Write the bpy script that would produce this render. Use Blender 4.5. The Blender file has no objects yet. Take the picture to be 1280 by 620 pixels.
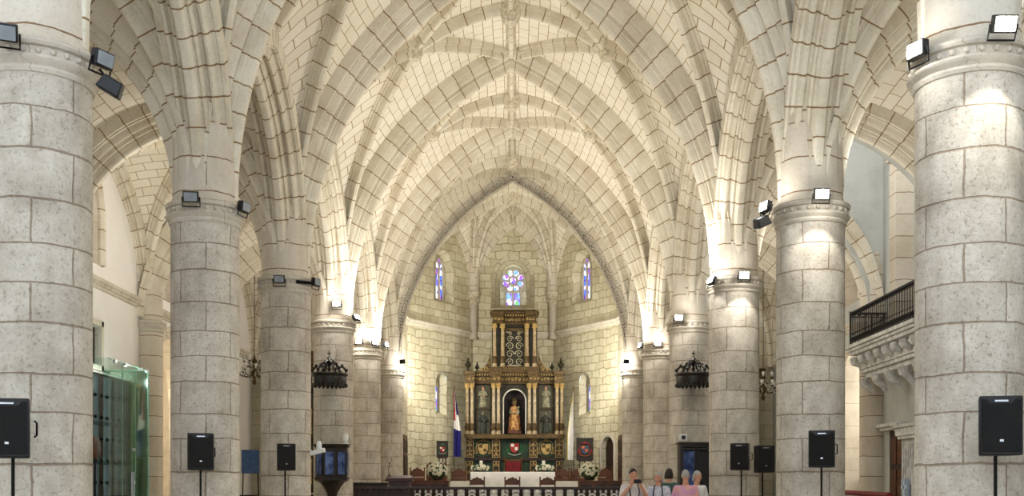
CHOIR=195; PATCH=70; WORLD=2.6; EXPO=.42; WARM=(1,.955,.865); WARM2=(1,.95,.83); APSE=310; HIGH=320; LAMP=70
UP={(-1,0):30,(1,0):150,(-1,1):40,(1,1):130,(-1,2):160,(1,2):330,(-1,3):420,(1,3):300,(-1,4):420,(1,4):420}
UPA={(-1,0):0,(1,0):130,(-1,1):0,(1,1):130,(-1,2):330,(1,2):150,(-1,3):120,(1,3):150,(-1,4):100,(1,4):150}
HOT={(-1,0):0,(1,0):0,(-1,1):0,(1,1):0,(-1,2):0,(1,2):1,(-1,3):1,(1,3):0,(-1,4):1,(1,4):1}
import bpy, math, random
from mathutils import Vector, Matrix, noise
R_ = random.Random(7)
PI = math.pi
sc = bpy.context.scene
COL = sc.collection
F = 1350.0            # focal length in pixels of a 1280 wide frame
CX, HC = 0.135, 1.4     # camera position (x, height)
def at(px, py, Y):    # a point of the place at distance Y seen at a pixel
    return Vector((CX + (px-645)*Y/F, Y, HC + (608-py)*Y/F))
# ------------------------------------------------------------------ mesh builder
class MB:
    def __init__(s): s.v=[]; s.f=[]; s.uv=[]; s.m=[]
    def add(s, p): s.v.append(tuple(p)); return len(s.v)-1
    def face(s, idx, uv=None, m=0): s.f.append(tuple(idx)); s.uv.append(uv); s.m.append(m)
    def grid(s, P, UV=None, m=0, flip=False, wrap=False):
        n, k = len(P), len(P[0]); b = len(s.v)
        for r in P:
            for p in r: s.v.append(tuple(p))
        for i in range(n-1):
            for j in range(k if wrap else k-1):
                j2 = (j+1) % k
                q = [(i,j),(i,j2),(i+1,j2),(i+1,j)]
                if flip: q.reverse()
                uv = None
                if UV:
                    uv = []
                    for (a,c) in q: uv.append(UV[a][c])
                s.face([b+a*k+c for a,c in q], uv, m)
    def box(s, c, d, rz=0, rx=0, ry=0, taper=1.0, m=0):
        c = Vector(c); M = Matrix.Rotation(rz,3,'Z') @ Matrix.Rotation(ry,3,'Y') @ Matrix.Rotation(rx,3,'X')
        b = len(s.v)
        for z in (-.5,.5):
            t = taper if z > 0 else 1
            for x,y in ((-.5,-.5),(.5,-.5),(.5,.5),(-.5,.5)):
                s.v.append(tuple(c + M @ Vector((x*d[0]*t, y*d[1]*t, z*d[2]))))
        for q in ((3,2,1,0),(4,5,6,7),(0,1,5,4),(1,2,6,5),(2,3,7,6),(3,0,4,7)): s.face([b+i for i in q], None, m)
    def lathe(s, prof, c=(0,0,0), n=32, a0=0, a1=2*PI, mod=None, sx=1, sy=1, m=0, uvr=None):
        c = Vector(c); P=[]; UV=[]; full = abs(a1-a0-2*PI) < 1e-6; L=0; pr=None
        for r,z in prof:
            if pr: L += math.hypot(r-pr[0], z-pr[1])
            pr=(r,z); row=[]; ur=[]
            for j in range(n+1):
                a = a0+(a1-a0)*j/n; rr = r*(mod(a,z) if mod else 1)
                row.append(c+Vector((rr*math.cos(a)*sx, rr*math.sin(a)*sy, z))); ur.append(((uvr or r)*a, z if uvr else L))
            P.append(row); UV.append(ur)
        s.grid(P, UV, m, flip=False)
        if full:
            for (row, fl) in ((P[0],True),(P[-1],False)):
                if (row[0]-row[n//2]).length > 1e-4:
                    b=len(s.v); s.v += [tuple(p) for p in row[:-1]]
                    ii=list(range(b,b+n)); s.face(ii[::-1] if fl else ii, None, m)
    def tube(s, pts, r, n=8, cap=True, m=0, flat=1.0):
        pts=[Vector(p) for p in pts]; k=len(pts)
        rr = r if isinstance(r,(list,tuple)) else [r]*k
        rows=[]; up=None
        for i in range(k):
            d = pts[min(i+1,k-1)]-pts[max(i-1,0)]
            if d.length<1e-9: d=Vector((0,0,1))
            d.normalize()
            if up is None:
                up = Vector((0,0,1)) if abs(d.z)<.9 else Vector((0,1,0))
            x = d.cross(up)
            if x.length<1e-6: x=d.cross(Vector((1,0,0)))
            x.normalize(); y = x.cross(d).normalized(); up=y
            rows.append([pts[i]+x*(rr[i]*math.cos(2*PI*j/n))+y*(rr[i]*flat*math.sin(2*PI*j/n)) for j in range(n)])
        b=len(s.v); s.grid(rows, None, m, wrap=True)
        if cap:
            s.face([b+j for j in range(n)][::-1],None,m); s.face([b+(k-1)*n+j for j in range(n)],None,m)
    def ball(s, c, r, n=10, k=6, M=None, m=0):
        c=Vector(c); r = Vector((r,r,r)) if not hasattr(r,'__len__') else Vector(r); P=[]
        for i in range(k+1):
            t = PI*i/k; row=[]
            for j in range(n):
                a=2*PI*j/n; q=Vector((r.x*math.sin(t)*math.cos(a), r.y*math.sin(t)*math.sin(a), -r.z*math.cos(t)))
                row.append(c+(M@q if M else q))
            P.append(row)
        s.grid(P,None,m,wrap=True)
    def prism(s, poly, y0, y1, m=0, axis='Y', M=None, o=(0,0,0)):   # polygon in (x,z) extruded along y
        o=Vector(o); b=len(s.v); n=len(poly)
        for y in (y0,y1):
            for x,z in poly:
                p = Vector((x,y,z)) if axis=='Y' else (Vector((y,x,z)) if axis=='X' else Vector((x,z,y)))
                s.v.append(tuple(o+(M@p if M else p)))
        s.face([b+i for i in range(n)],None,m); s.face([b+n+i for i in range(n)][::-1],None,m)
        for i in range(n):
            j=(i+1)%n; s.face([b+i,b+n+i,b+n+j,b+j],None,m)
    def sweep(s, pts, prof, side, m=0, inward=None, uoff=0):
        # profile (w, d): w along the horizontal vector side, d towards the inside of the curve
        pts=[Vector(p) for p in pts]; k=len(pts); side=Vector(side).normalized(); P=[]; UV=[]; L=uoff
        pl=[0]
        for i in range(1,len(prof)): pl.append(pl[-1]+math.hypot(prof[i][0]-prof[i-1][0],prof[i][1]-prof[i-1][1]))
        for i in range(k):
            d=(pts[min(i+1,k-1)]-pts[max(i-1,0)]).normalized()
            if i: L+=(pts[i]-pts[i-1]).length
            nrm=side.cross(d)
            if inward is not None:
                if nrm.dot(inward)<0: nrm=-nrm
            elif nrm.z>0: nrm=-nrm
            nrm.normalize()
            zl=min(q.z for q in pts); ext=1 if max(q.z for q in pts)-zl<2.5 else min(1,max(0,(pts[i].z-zl-1.2)/2.5)); P.append([pts[i]+side*w+nrm*(dd if dd>0 else dd*ext-.01) for w,dd in prof]); UV.append([(L,50.3+q) for q in pl])
        s.grid(P,UV,m,wrap=False)
    def join(s, o, M=None, m=None):
        b=len(s.v)
        s.v += [tuple(M@Vector(p)) if M else p for p in o.v]
        for f,u,mm in zip(o.f,o.uv,o.m): s.face([b+i for i in f],u,mm if m is None else m)
    def build(s, name, mat, parent=None, angle=35, bevel=0, loc=None, recalc=True):
        me=bpy.data.meshes.new(name); me.from_pydata(s.v,[],s.f)
        mats = mat if isinstance(mat,(list,tuple)) else [mat]
        for mm in mats: me.materials.append(mm)
        if recalc:
            import bmesh
            bm=bmesh.new(); bm.from_mesh(me); bm.faces.ensure_lookup_table()
            uvl=bm.loops.layers.uv.new('UVMap')
            for f,u,mi in zip(bm.faces,s.uv,s.m):
                f.material_index=mi
                if u is None:
                    n=f.normal; ax=max(range(3),key=lambda q:abs(n[q]))
                    for l in f.loops:
                        c=l.vert.co
                        l[uvl].uv = (c.y,c.z) if ax==0 else ((c.x,c.z) if ax==1 else (c.x,c.y))
                else:
                    for l,q in zip(f.loops,u): l[uvl].uv=q
            bmesh.ops.recalc_face_normals(bm, faces=bm.faces)
            bm.to_mesh(me); bm.free()
        me.shade_smooth(); me.set_sharp_from_angle(angle=math.radians(angle))
        ob=bpy.data.objects.new(name,me); COL.objects.link(ob)
        if parent: ob.parent=parent
        if loc: ob.location=loc
        if bevel:
            md=ob.modifiers.new('bevel','BEVEL'); md.width=bevel; md.segments=2; md.limit_method='ANGLE'; md.angle_limit=math.radians(40)
        return ob
def tag(o, label=None, cat=None, group=None, kind=None):
    if label: o['label']=label
    if cat: o['category']=cat
    if group: o['group']=group
    if kind: o['kind']=kind
    return o
def thing(name, loc=(0,0,0), label=None, cat=None, group=None, kind=None, rz=0):
    o=bpy.data.objects.new(name,None); COL.objects.link(o); o.location=loc; o.rotation_euler=(0,0,rz); o.empty_display_size=.2
    return tag(o,label,cat,group,kind)
def copy_tree(o, parent=None, loc=None, rz=None, label=None, skip=()):
    kids=[c for c in bpy.data.objects if c.parent==o and c.name.split('.')[0] not in skip]
    c=o.copy(); COL.objects.link(c); c.parent=parent
    if loc is not None: c.location=loc
    if rz is not None: c.rotation_euler=(0,0,rz)
    if label: c['label']=label
    for k in kids: copy_tree(k,c)
    return c
def scroll(mb, cx, cz, y, r, turns=1.6, a0=0, sgn=1, th=.02, n=14):
    pts=[]
    for i in range(n+1):
        t=i/n; a=a0+sgn*turns*2*PI*t; q=r*(1-.82*t); pts.append((cx+q*math.cos(a),y,cz+q*math.sin(a)))
    mb.tube(pts,[th*(1-.4*i/n) for i in range(n+1)],5)
# ------------------------------------------------------------------ materials
def lin(c):
    return tuple(((x/255)/12.92 if x/255<=.04045 else ((x/255+.055)/1.055)**2.4) for x in c)+(1,)
def nt(name):
    m=bpy.data.materials.new(name); m.use_nodes=True; t=m.node_tree; b=t.nodes['Principled BSDF']; return m,t,b
def N(t,kind,**k):
    n=t.nodes.new(kind)
    for a,v in k.items(): setattr(n,a,v)
    return n
def mat(name, c, rough=.6, metal=0, var=.12, scale=6, bump=.0, c2=None, emit=0, spec=.4):
    m,t,b=nt(name); L=t.links
    tc=N(t,'ShaderNodeTexCoord'); no=N(t,'ShaderNodeTexNoise'); no.inputs['Scale'].default_value=scale; no.inputs['Detail'].default_value=5
    L.new(tc.outputs['Object'],no.inputs['Vector'])
    mx=N(t,'ShaderNodeMix',data_type='RGBA')
    a=lin(c); bb=lin(c2) if c2 else tuple(min(1,x*(1-var*2)) for x in a[:3])+(1,)
    mx.inputs['A'].default_value=a; mx.inputs['B'].default_value=bb
    rp=N(t,'ShaderNodeMapRange'); rp.inputs['From Min'].default_value=.35; rp.inputs['From Max'].default_value=.65
    L.new(no.outputs['Fac'],rp.inputs['Value']); L.new(rp.outputs['Result'],mx.inputs['Factor'])
    L.new(mx.outputs['Result'],b.inputs['Base Color'])
    b.inputs['Roughness'].default_value=rough; b.inputs['Metallic'].default_value=metal; b.inputs['Specular IOR Level'].default_value=spec
    if bump:
        bp=N(t,'ShaderNodeBump'); bp.inputs['Strength'].default_value=bump; bp.inputs['Distance'].default_value=.02
        L.new(no.outputs['Fac'],bp.inputs['Height']); L.new(bp.outputs['Normal'],b.inputs['Normal'])
    if emit:
        L.new(mx.outputs['Result'],b.inputs['Emission Color']); b.inputs['Emission Strength'].default_value=emit
    return m
def stone(name, c1, c2, mort, bw, rh, ms=.012, wob=.02, bump=.35, pit=.25, dirt=.25, dirtc=(150,135,110), off=.5, wscale=2.5, pitscale=22, rowvar=0, mottle=0):
    m,t,b=nt(name); L=t.links
    uv=N(t,'ShaderNodeUVMap',uv_map='UVMap')
    n1=N(t,'ShaderNodeTexNoise'); n1.inputs['Scale'].default_value=wscale; n1.inputs['Detail'].default_value=4; L.new(uv.outputs['UV'],n1.inputs['Vector'])
    sb=N(t,'ShaderNodeVectorMath',operation='SUBTRACT'); sb.inputs[1].default_value=(.5,.5,.5); L.new(n1.outputs['Color'],sb.inputs[0])
    sl=N(t,'ShaderNodeVectorMath',operation='SCALE'); sl.inputs['Scale'].default_value=wob*2; L.new(sb.outputs[0],sl.inputs[0])
    ad=N(t,'ShaderNodeVectorMath',operation='ADD'); L.new(uv.outputs['UV'],ad.inputs[0]); L.new(sl.outputs[0],ad.inputs[1])
    if rowvar:
        sx=N(t,'ShaderNodeSeparateXYZ'); L.new(ad.outputs[0],sx.inputs[0])
        nv=N(t,'ShaderNodeTexNoise',noise_dimensions='1D'); nv.inputs['Scale'].default_value=1.1; nv.inputs['Detail'].default_value=0; L.new(sx.outputs['Y'],nv.inputs['W'])
        ma=N(t,'ShaderNodeMath',operation='MULTIPLY_ADD'); ma.inputs[1].default_value=rowvar*4; L.new(nv.outputs['Fac'],ma.inputs[0]); L.new(sx.outputs['Y'],ma.inputs[2])
        cb=N(t,'ShaderNodeCombineXYZ'); L.new(sx.outputs['X'],cb.inputs['X']); L.new(ma.outputs[0],cb.inputs['Y']); ad=cb
    br=N(t,'ShaderNodeTexBrick'); br.offset=off
    br.inputs['Scale'].default_value=1; br.inputs['Brick Width'].default_value=bw; br.inputs['Row Height'].default_value=rh
    br.inputs['Mortar Size'].default_value=ms; br.inputs['Mortar Smooth'].default_value=.4; br.inputs['Bias'].default_value=0
    br.inputs['Color1'].default_value=lin(c1); br.inputs['Color2'].default_value=lin(c2); br.inputs['Mortar'].default_value=lin(mort)
    L.new(ad.outputs[0],br.inputs['Vector'])
    tc=N(t,'ShaderNodeTexCoord')
    n2=N(t,'ShaderNodeTexNoise'); n2.inputs['Scale'].default_value=1.3; n2.inputs['Detail'].default_value=8; n2.inputs['Roughness'].default_value=.65; L.new(tc.outputs['Object'],n2.inputs['Vector'])
    rp=N(t,'ShaderNodeMapRange'); rp.inputs['From Min'].default_value=.45; rp.inputs['From Max'].default_value=.8; rp.inputs['To Max'].default_value=dirt; L.new(n2.outputs['Fac'],rp.inputs['Value'])
    mx=N(t,'ShaderNodeMix',data_type='RGBA',blend_type='MULTIPLY'); L.new(rp.outputs['Result'],mx.inputs['Factor']); L.new(br.outputs['Color'],mx.inputs['A']); mx.inputs['B'].default_value=lin(dirtc)
    n3=N(t,'ShaderNodeTexNoise'); n3.inputs['Scale'].default_value=pitscale; n3.inputs['Detail'].default_value=6; n3.inputs['Roughness'].default_value=.7; L.new(tc.outputs['Object'],n3.inputs['Vector'])
    r3=N(t,'ShaderNodeMapRange'); r3.inputs['From Min'].default_value=.3; r3.inputs['From Max'].default_value=.47; r3.inputs['To Min'].default_value=pit; r3.inputs['To Max'].default_value=0; L.new(n3.outputs['Fac'],r3.inputs['Value'])
    m2=N(t,'ShaderNodeMix',data_type='RGBA',blend_type='MULTIPLY'); L.new(r3.outputs['Result'],m2.inputs['Factor'])
    if mottle:
        n5=N(t,'ShaderNodeTexNoise'); n5.inputs['Scale'].default_value=5; n5.inputs['Detail'].default_value=7; n5.inputs['Roughness'].default_value=.75; L.new(tc.outputs['Object'],n5.inputs['Vector'])
        r5=N(t,'ShaderNodeMapRange'); r5.inputs['From Min'].default_value=.42; r5.inputs['From Max'].default_value=.7; r5.inputs['To Max'].default_value=mottle; L.new(n5.outputs['Fac'],r5.inputs['Value'])
        m5=N(t,'ShaderNodeMix',data_type='RGBA',blend_type='MULTIPLY'); m5.inputs['B'].default_value=lin((188,178,164)); L.new(r5.outputs['Result'],m5.inputs['Factor']); L.new(mx.outputs['Result'],m5.inputs['A']); mx=m5
    L.new(mx.outputs['Result'],m2.inputs['A']); m2.inputs['B'].default_value=lin((120,105,85))
    L.new(m2.outputs['Result'],b.inputs['Base Color']); b.inputs['Roughness'].default_value=.85; b.inputs['Specular IOR Level'].default_value=.25
    inv=N(t,'ShaderNodeMath',operation='MULTIPLY_ADD'); inv.inputs[1].default_value=-1.0; inv.inputs[2].default_value=1; L.new(br.outputs['Fac'],inv.inputs[0])
    h=N(t,'ShaderNodeMath',operation='MULTIPLY_ADD'); h.inputs[1].default_value=.45; L.new(n3.outputs['Fac'],h.inputs[0]); L.new(inv.outputs[0],h.inputs[2])
    bp=N(t,'ShaderNodeBump'); bp.inputs['Strength'].default_value=bump; bp.inputs['Distance'].default_value=.03; L.new(h.outputs[0],bp.inputs['Height']); L.new(bp.outputs['Normal'],b.inputs['Normal'])
    return m
M={}
M['column']=stone('column_stone',(216,210,198),(201,194,182),(168,152,134),.8639,.45,.011,.03,.8,.62,.75,(158,148,134),pitscale=26,rowvar=.06,mottle=.45)
M['capital']=stone('capital_stone',(208,201,188),(200,192,178),(170,156,136),.6,60,.006,.01,.3,.3,.5)
M['rib']=stone('rib_stone',(230,224,208),(216,208,190),(148,120,84),.5,100,.016,.022,.4,.25,.5,(185,165,130),wscale=5)
M['shaft']=stone('rib_shaft_stone',(216,208,194),(204,194,176),(140,112,84),100,.56,.012,.03,.35,.25,.4,(185,165,140),wscale=4)
M['web']=stone('vault_blocks',(240,234,220),(232,225,207),(168,140,98),.52,.26,.011,.014,.3,.12,.2,(210,192,160))
M['apse']=stone('apse_ashlar',(222,216,190),(204,196,168),(172,162,132),.54,.34,.02,.13,.6,.3,.5,(188,178,146),wscale=2.2)
M['pier']=stone('pier_stone',(216,208,188),(204,196,172),(158,144,116),.8,.55,.012,.015,.35,.25,.35)
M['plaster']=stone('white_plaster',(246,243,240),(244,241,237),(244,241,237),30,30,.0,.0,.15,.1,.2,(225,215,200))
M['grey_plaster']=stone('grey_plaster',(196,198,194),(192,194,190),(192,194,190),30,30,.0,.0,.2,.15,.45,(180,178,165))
M['warm_plaster']=stone('warm_plaster',(230,216,190),(226,212,186),(220,205,180),30,30,.0,.0,.2,.15,.4)
M['trim']=stone('trim_stone',(222,214,198),(214,205,188),(170,150,122),.7,60,.008,.01,.3,.25,.4)
M['carved']=mat('carved_stone',(226,216,192),.8,0,.22,14,.6)
M['floor']=stone('floor_tiles',(196,186,168),(170,158,140),(130,118,100),.5,.5,.008,.0,.15,.1,.3,off=0)
M['marble']=mat('white_marble',(232,228,216),.35,0,.08,3)
M['black']=mat('black_plastic',(20,21,24),.5,0,.15,30,.1)
M['grille']=mat('speaker_grille',(12,13,15),.55,.2,.3,160,.6)
M['steel']=mat('black_metal',(18,18,20),.4,.6)
M['iron']=mat('wrought_iron',(24,22,20),.5,.5)
M['silver']=mat('silver_metal',(190,192,195),.3,.9)
M['wood']=mat('dark_wood',(50,30,20),.45,0,.3,5,.1)
M['wood2']=mat('red_brown_wood',(98,54,26),.42,0,.25,6,.1)
M['blackwood']=mat('black_wood',(30,23,20),.4,0,.25,8,.2)
M['gold']=mat('gilding',(104,84,46),.5,.25,.3,18,.6,c2=(62,44,22))
M['goldpale']=mat('pale_gilding',(206,178,112),.5,.2,.25,18,.4,c2=(140,108,58))
M['retgreen']=mat('dark_green_paint',(28,58,32),.5,0,.3,3)
M['retdark']=mat('dark_olive_paint',(50,46,28),.5,0,.3,4)
M['pinkmarble']=mat('pale_marble_shaft',(184,168,134),.45,0,.18,9,c2=(140,116,84))
M['painting']=mat('aged_painting',(74,74,54),.5,0,.3,4)
M['friarwhite']=mat('pale_robe',(150,146,116),.6,0,.25,7,.3)
M['friardark']=mat('grey_robe',(52,54,46),.6,0,.2,7,.3)
M['white']=mat('white_cloth',(238,236,232),.8,0,.06,5,.1)
M['red']=mat('red_velvet',(126,18,26),.7,0,.25,12,.1)
M['paperwhite']=mat('white_plastic',(232,232,230),.45,0,.04)
M['candle']=mat('candle_wax',(242,238,224),.5,0,.04)
M['leaf']=mat('leaf_green',(52,84,38),.6,0,.3,12)
M['petal']=mat('white_petals',(246,244,222),.7,0,.08,12)
M['skin']=mat('skin',(206,152,124),.55,0,.08,6)
M['hair_d']=mat('dark_hair',(34,25,22),.55,0,.3,40,.3)
M['hair_g']=mat('grey_hair',(176,172,168),.55,0,.2,40,.3)
M['lens']=mat('lamp_glass_unlit',(150,158,166),.15,0,.1)
M['lit']=mat('lamp_glass_lit',(255,246,226),.3,0,.01,emit=40)
M['shade_glass']=mat('lamp_globe',(255,240,205),.4,0,.02,emit=6)
def glass(name, c, rough=.02, alpha=.35):
    m,t,b=nt(name); L=t.links
    tr=N(t,'ShaderNodeBsdfTransparent'); tr.inputs['Color'].default_value=lin(c)
    gl=N(t,'ShaderNodeBsdfGlossy'); gl.inputs['Roughness'].default_value=rough; gl.inputs['Color'].default_value=(.9,1,.97,1)
    no=N(t,'ShaderNodeTexNoise'); no.inputs['Scale'].default_value=2
    mr=N(t,'ShaderNodeMapRange'); mr.inputs['To Min'].default_value=alpha*.8; mr.inputs['To Max'].default_value=alpha*1.2; L.new(no.outputs['Fac'],mr.inputs['Value'])
    mx=N(t,'ShaderNodeMixShader'); L.new(mr.outputs['Result'],mx.inputs[0]); L.new(tr.outputs[0],mx.inputs[1]); L.new(gl.outputs[0],mx.inputs[2])
    L.new(mx.outputs[0],t.nodes['Material Output'].inputs['Surface']); return m
M['glass']=glass('green_glass',(244,250,248),.02,.10)
M['glass2']=glass('pale_green_glass',(176,216,194),.1,.4)
M['whitestone']=mat('white_limestone',(222,221,216),.75,0,.2,5,.4)
M['glass_edge']=mat('glass_edge_green',(150,200,180),.25,0,.1)
M['blueglass']=mat('painted_blue_reflection',(96,120,176),.1,.2,.5,5,c2=(40,54,100))  # the blue reflection is put into the pane colour
def stained(name, strength, sx, sy, cols):
    m,t,b=nt(name); L=t.links
    uv=N(t,'ShaderNodeUVMap',uv_map='UVMap')
    mp=N(t,'ShaderNodeMapping'); mp.inputs['Scale'].default_value=(sx,sy,1); L.new(uv.outputs['UV'],mp.inputs['Vector'])
    vo=N(t,'ShaderNodeTexVoronoi'); vo.inputs['Scale'].default_value=1; L.new(mp.outputs[0],vo.inputs['Vector'])
    sp=N(t,'ShaderNodeSeparateColor'); L.new(vo.outputs['Color'],sp.inputs[0])
    cr=N(t,'ShaderNodeValToRGB'); e=cr.color_ramp; e.interpolation='CONSTANT'
    while len(e.elements)<len(cols): e.elements.new(.5)
    for i,(p,c) in enumerate(cols): e.elements[i].position=p; e.elements[i].color=lin(c)
    L.new(sp.outputs[0],cr.inputs[0])
    vd=N(t,'ShaderNodeTexVoronoi',feature='DISTANCE_TO_EDGE'); L.new(mp.outputs[0],vd.inputs['Vector'])
    gt=N(t,'ShaderNodeMath',operation='GREATER_THAN'); gt.inputs[1].default_value=.05; L.new(vd.outputs['Distance'],gt.inputs[0])
    mx=N(t,'ShaderNodeMix',data_type='RGBA'); mx.inputs['A'].default_value=(.01,.01,.015,1); L.new(gt.outputs[0],mx.inputs['Factor']); L.new(cr.outputs[0],mx.inputs['B'])
    L.new(mx.outputs['Result'],b.inputs['Base Color']); L.new(mx.outputs['Result'],b.inputs['Emission Color']); b.inputs['Emission Strength'].default_value=strength; b.inputs['Roughness'].default_value=.3  # glass glows by emission in place of daylight from behind
    return m
BL=[(0,(60,50,170)),(.17,(215,225,255)),(.36,(110,110,225)),(.5,(250,250,255)),(.64,(150,90,190)),(.74,(70,120,220)),(.86,(120,190,150)),(.93,(230,120,90))]
M['stained']=stained('stained_glass_blue',1.3,7,5,BL)
M['stained2']=stained('stained_glass_rose',1.6,5,5,[(0,(120,100,220)),(.2,(240,240,255)),(.5,(190,190,250)),(.65,(110,160,220)),(.8,(150,90,200)),(.93,(110,180,110))])
M['stained3']=stained('stained_glass_aisle',.8,3,2.2,[(0,(190,90,60)),(.25,(230,225,235)),(.5,(120,60,70)),(.7,(210,200,215)),(.88,(90,90,150))])
# ================================================================== the church
Y0=11.6; BAY=6.25
YS=[Y0+BAY*i for i in range(6)]          # column rows
YW=-4.0                                   # the built part ends towards the open west
XC=5.0; RC=.55; NECK=5.68; TOP=6.02; SPR=6.1; XWALL=10.35
def S(o,label,cat='building'): return tag(o,label,cat,kind='structure')
# ---- floor
f=MB(); f.grid([[(-14,YW,0),(14,YW,0)],[(-14,52,0),(14,52,0)]]); S(f.build('floor',M['floor']),'pale stone tiled church floor','floor')
# ---- columns
COLUMN_GROUP='round stone columns of the nave'
def capital_mb(r=RC, z0=NECK, z1=TOP, studs=26, k=1.0):
    m=MB(); h=z1-z0
    prof=[(r-.02,z0-.03),(r+.015,z0-.02),(r+.035,z0+.015),(r+.02,z0+.045),(r+.03,z0+.06),(r+.07,z0+.085),(r+.085,z0+.115),(r+.06,z0+.145),
          (r+.03,z0+.15),(r+.035,z0+.235),(r+.075,z0+.245),(r+.09,z0+.275),(r+.085,z0+.305),(r+.06,z0+.32),(r+.02,z1)]
    m.lathe(prof,n=48)
    for i in range(studs):
        a=2*PI*i/studs; m.ball((math.cos(a)*(r+.035),math.sin(a)*(r+.035),z0+.195),(.034,.034,.036),8,6)
    return m
def make_column():
    t=thing('stone_column',(0,0,0))
    s=MB(); s.lathe([(RC+.02,.4),(RC,.55)]+[(RC,.55+i*(NECK-.56)/12) for i in range(1,13)],n=48,uvr=RC); s.build('shaft',M['column'],t)
    capital_mb().build('capital',M['capital'],t)
    b=MB(); b.lathe([(RC+.13,0),(RC+.13,.18),(RC+.1,.2),(RC+.12,.26),(RC+.09,.31),(RC+.06,.33),(RC+.09,.37),(RC+.02,.41)],n=40); b.build('base',M['capital'],t)
    u=MB(); u.lathe([(.535,TOP-.02),(.535,TOP+.06),(.515,TOP+.09),(.515,7.0),(.53,8.2),(.57,9.0),(.6,9.6)],n=96,mod=lambda a,z:1-.035*max(0,math.cos(12*a))**3*(1 if z>TOP+.3 else 0),uvr=.53); u.build('upper_shaft',M['shaft'],t)
    return t
col0=make_column()
CL={('L',0):'massive round stone column at the far left edge of the photo, loudspeaker at its foot',
('R',0):'massive round stone column at the far right edge, brightly floodlit just below its capital',
('L',1):'round stone column on the left, next behind the column nearest the left edge',
('R',1):'round stone column on the right, next behind the floodlit column at the right edge',
('L',2):'round stone column on the left directly before the column with the black wooden canopy',
('R',2):'round stone column on the right with two loudspeakers at its foot, hiding half a black canopy',
('L',3):'round stone column on the left carrying the black crown canopy and dark pulpit',
('R',3):'round stone column on the right behind the black crown canopy and glazed cabinet',
('L',4):'slender far stone column on the left, just beyond the pulpit column',
('R',4):'slender far stone column on the right, just beyond the column with the black canopy',
('L',5):'farthest left stone column, where the ornamented sanctuary arch comes down',
('R',5):'farthest right stone column, where the ornamented sanctuary arch comes down'}
first=True
for i,y in enumerate(YS):
    for sd,sx in (('L',-1),('R',1)):
        c=col0 if first else copy_tree(col0); first=False
        c.location=(sx*(XC if i<5 else 4.9),y,0); c.rotation_euler=(0,0,R_.randint(0,3)*1.57+.3)
        tag(c,CL[(sd,i)],'column',COLUMN_GROUP)
# ---- curve helpers
def arc(P,T,n=18):
    P=Vector(P);T=Vector(T); d=Vector((T.x-P.x,T.y-P.y,0)); L=d.length; h=T.z-P.z; d.normalize()
    Rr=(L*L+h*h)/(2*L); th=math.atan2(h,Rr-L)
    return [P+d*(Rr*(1-math.cos(th*k/n)))+Vector((0,0,Rr*math.sin(th*k/n))) for k in range(n+1)]
def bow(A,B,b,n=10):
    A=Vector(A);B=Vector(B); return [A.lerp(B,k/n)+Vector((0,0,b*4*(k/n)*(1-k/n))) for k in range(n+1)]
def side_of(a,b):
    d=Vector((b[0]-a[0],b[1]-a[1],0)); return Vector((-d.y,d.x,0)).normalized()
ARCHP=[(-.49,-.3),(-.49,.08),(-.45,.085),(-.445,.12),(-.41,.095),(-.37,.105),(-.35,.17),(-.34,.215),(-.305,.25),(-.265,.24),(-.25,.2),(-.225,.17),(-.195,.2),(-.185,.3),(-.16,.315),(-.155,.36),(-.125,.33),(-.1,.36),(-.095,.43),(-.06,.475),(0,.49)]
ARCHP=ARCHP+[(-w,d) for w,d in reversed(ARCHP[:-1])]
RIBP=[(-.19,-.25),(-.19,.06),(-.15,.07),(-.145,.14),(-.11,.12),(-.085,.14),(-.08,.24),(-.055,.3),(0,.32)]
RIBP=RIBP+[(-w,d) for w,d in reversed(RIBP[:-1])]
SMALLP=[(w*.85,d*.9) for w,d in RIBP]
def web(m,a,b,bul,ns=8,uvf=None):
    # ruled masonry between two springing curves a and b; topb: extra rise of the closing line
    n=len(a); P=[];UV=[];v=0
    for i in range(n):
        t=i/(n-1); row=[];uv=[]
        w=(b[i]-a[i]).length
        if i: v+=((a[i]+b[i])/2-(a[i-1]+b[i-1])/2).length
        for j in range(ns+1):
            s=j/ns; q=a[i].lerp(b[i],s)+Vector((0,0,bul*4*s*(1-s)*t**1.5)); row.append(q); uv.append(uvf(q) if uvf else (s*w-w/2,v))
        P.append(row);UV.append(uv)
    m.grid(P,UV)
def web2(m,a,b,ns=6):
    n=len(a);P=[];UV=[];v=0
    for i in range(n):
        w=(b[i]-a[i]).length
        if i: v+=((a[i]+b[i])/2-(a[i-1]+b[i-1])/2).length
        P.append([a[i].lerp(b[i],j/ns) for j in range(ns+1)]); UV.append([(q.y,8.45*math.atan2(q.z-SPR,abs(q.x)+3.5)) for q in P[-1]])
    m.grid(P,UV)
def rib(curve,prof,name,par,mt='rib',inward=None):
    m=MB(); m.sweep(curve,prof,side_of(curve[0],curve[-1]),inward=inward,uoff=R_.random()); return m.build(name,M[mt],par)
ZAS=[13.5,13.5,13.5,13.57,13.75,13.98]; ZA=13.98; ZS=12.57; ZC=13.55; ZW=10.0; XS=2.42
XP=4.95
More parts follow.
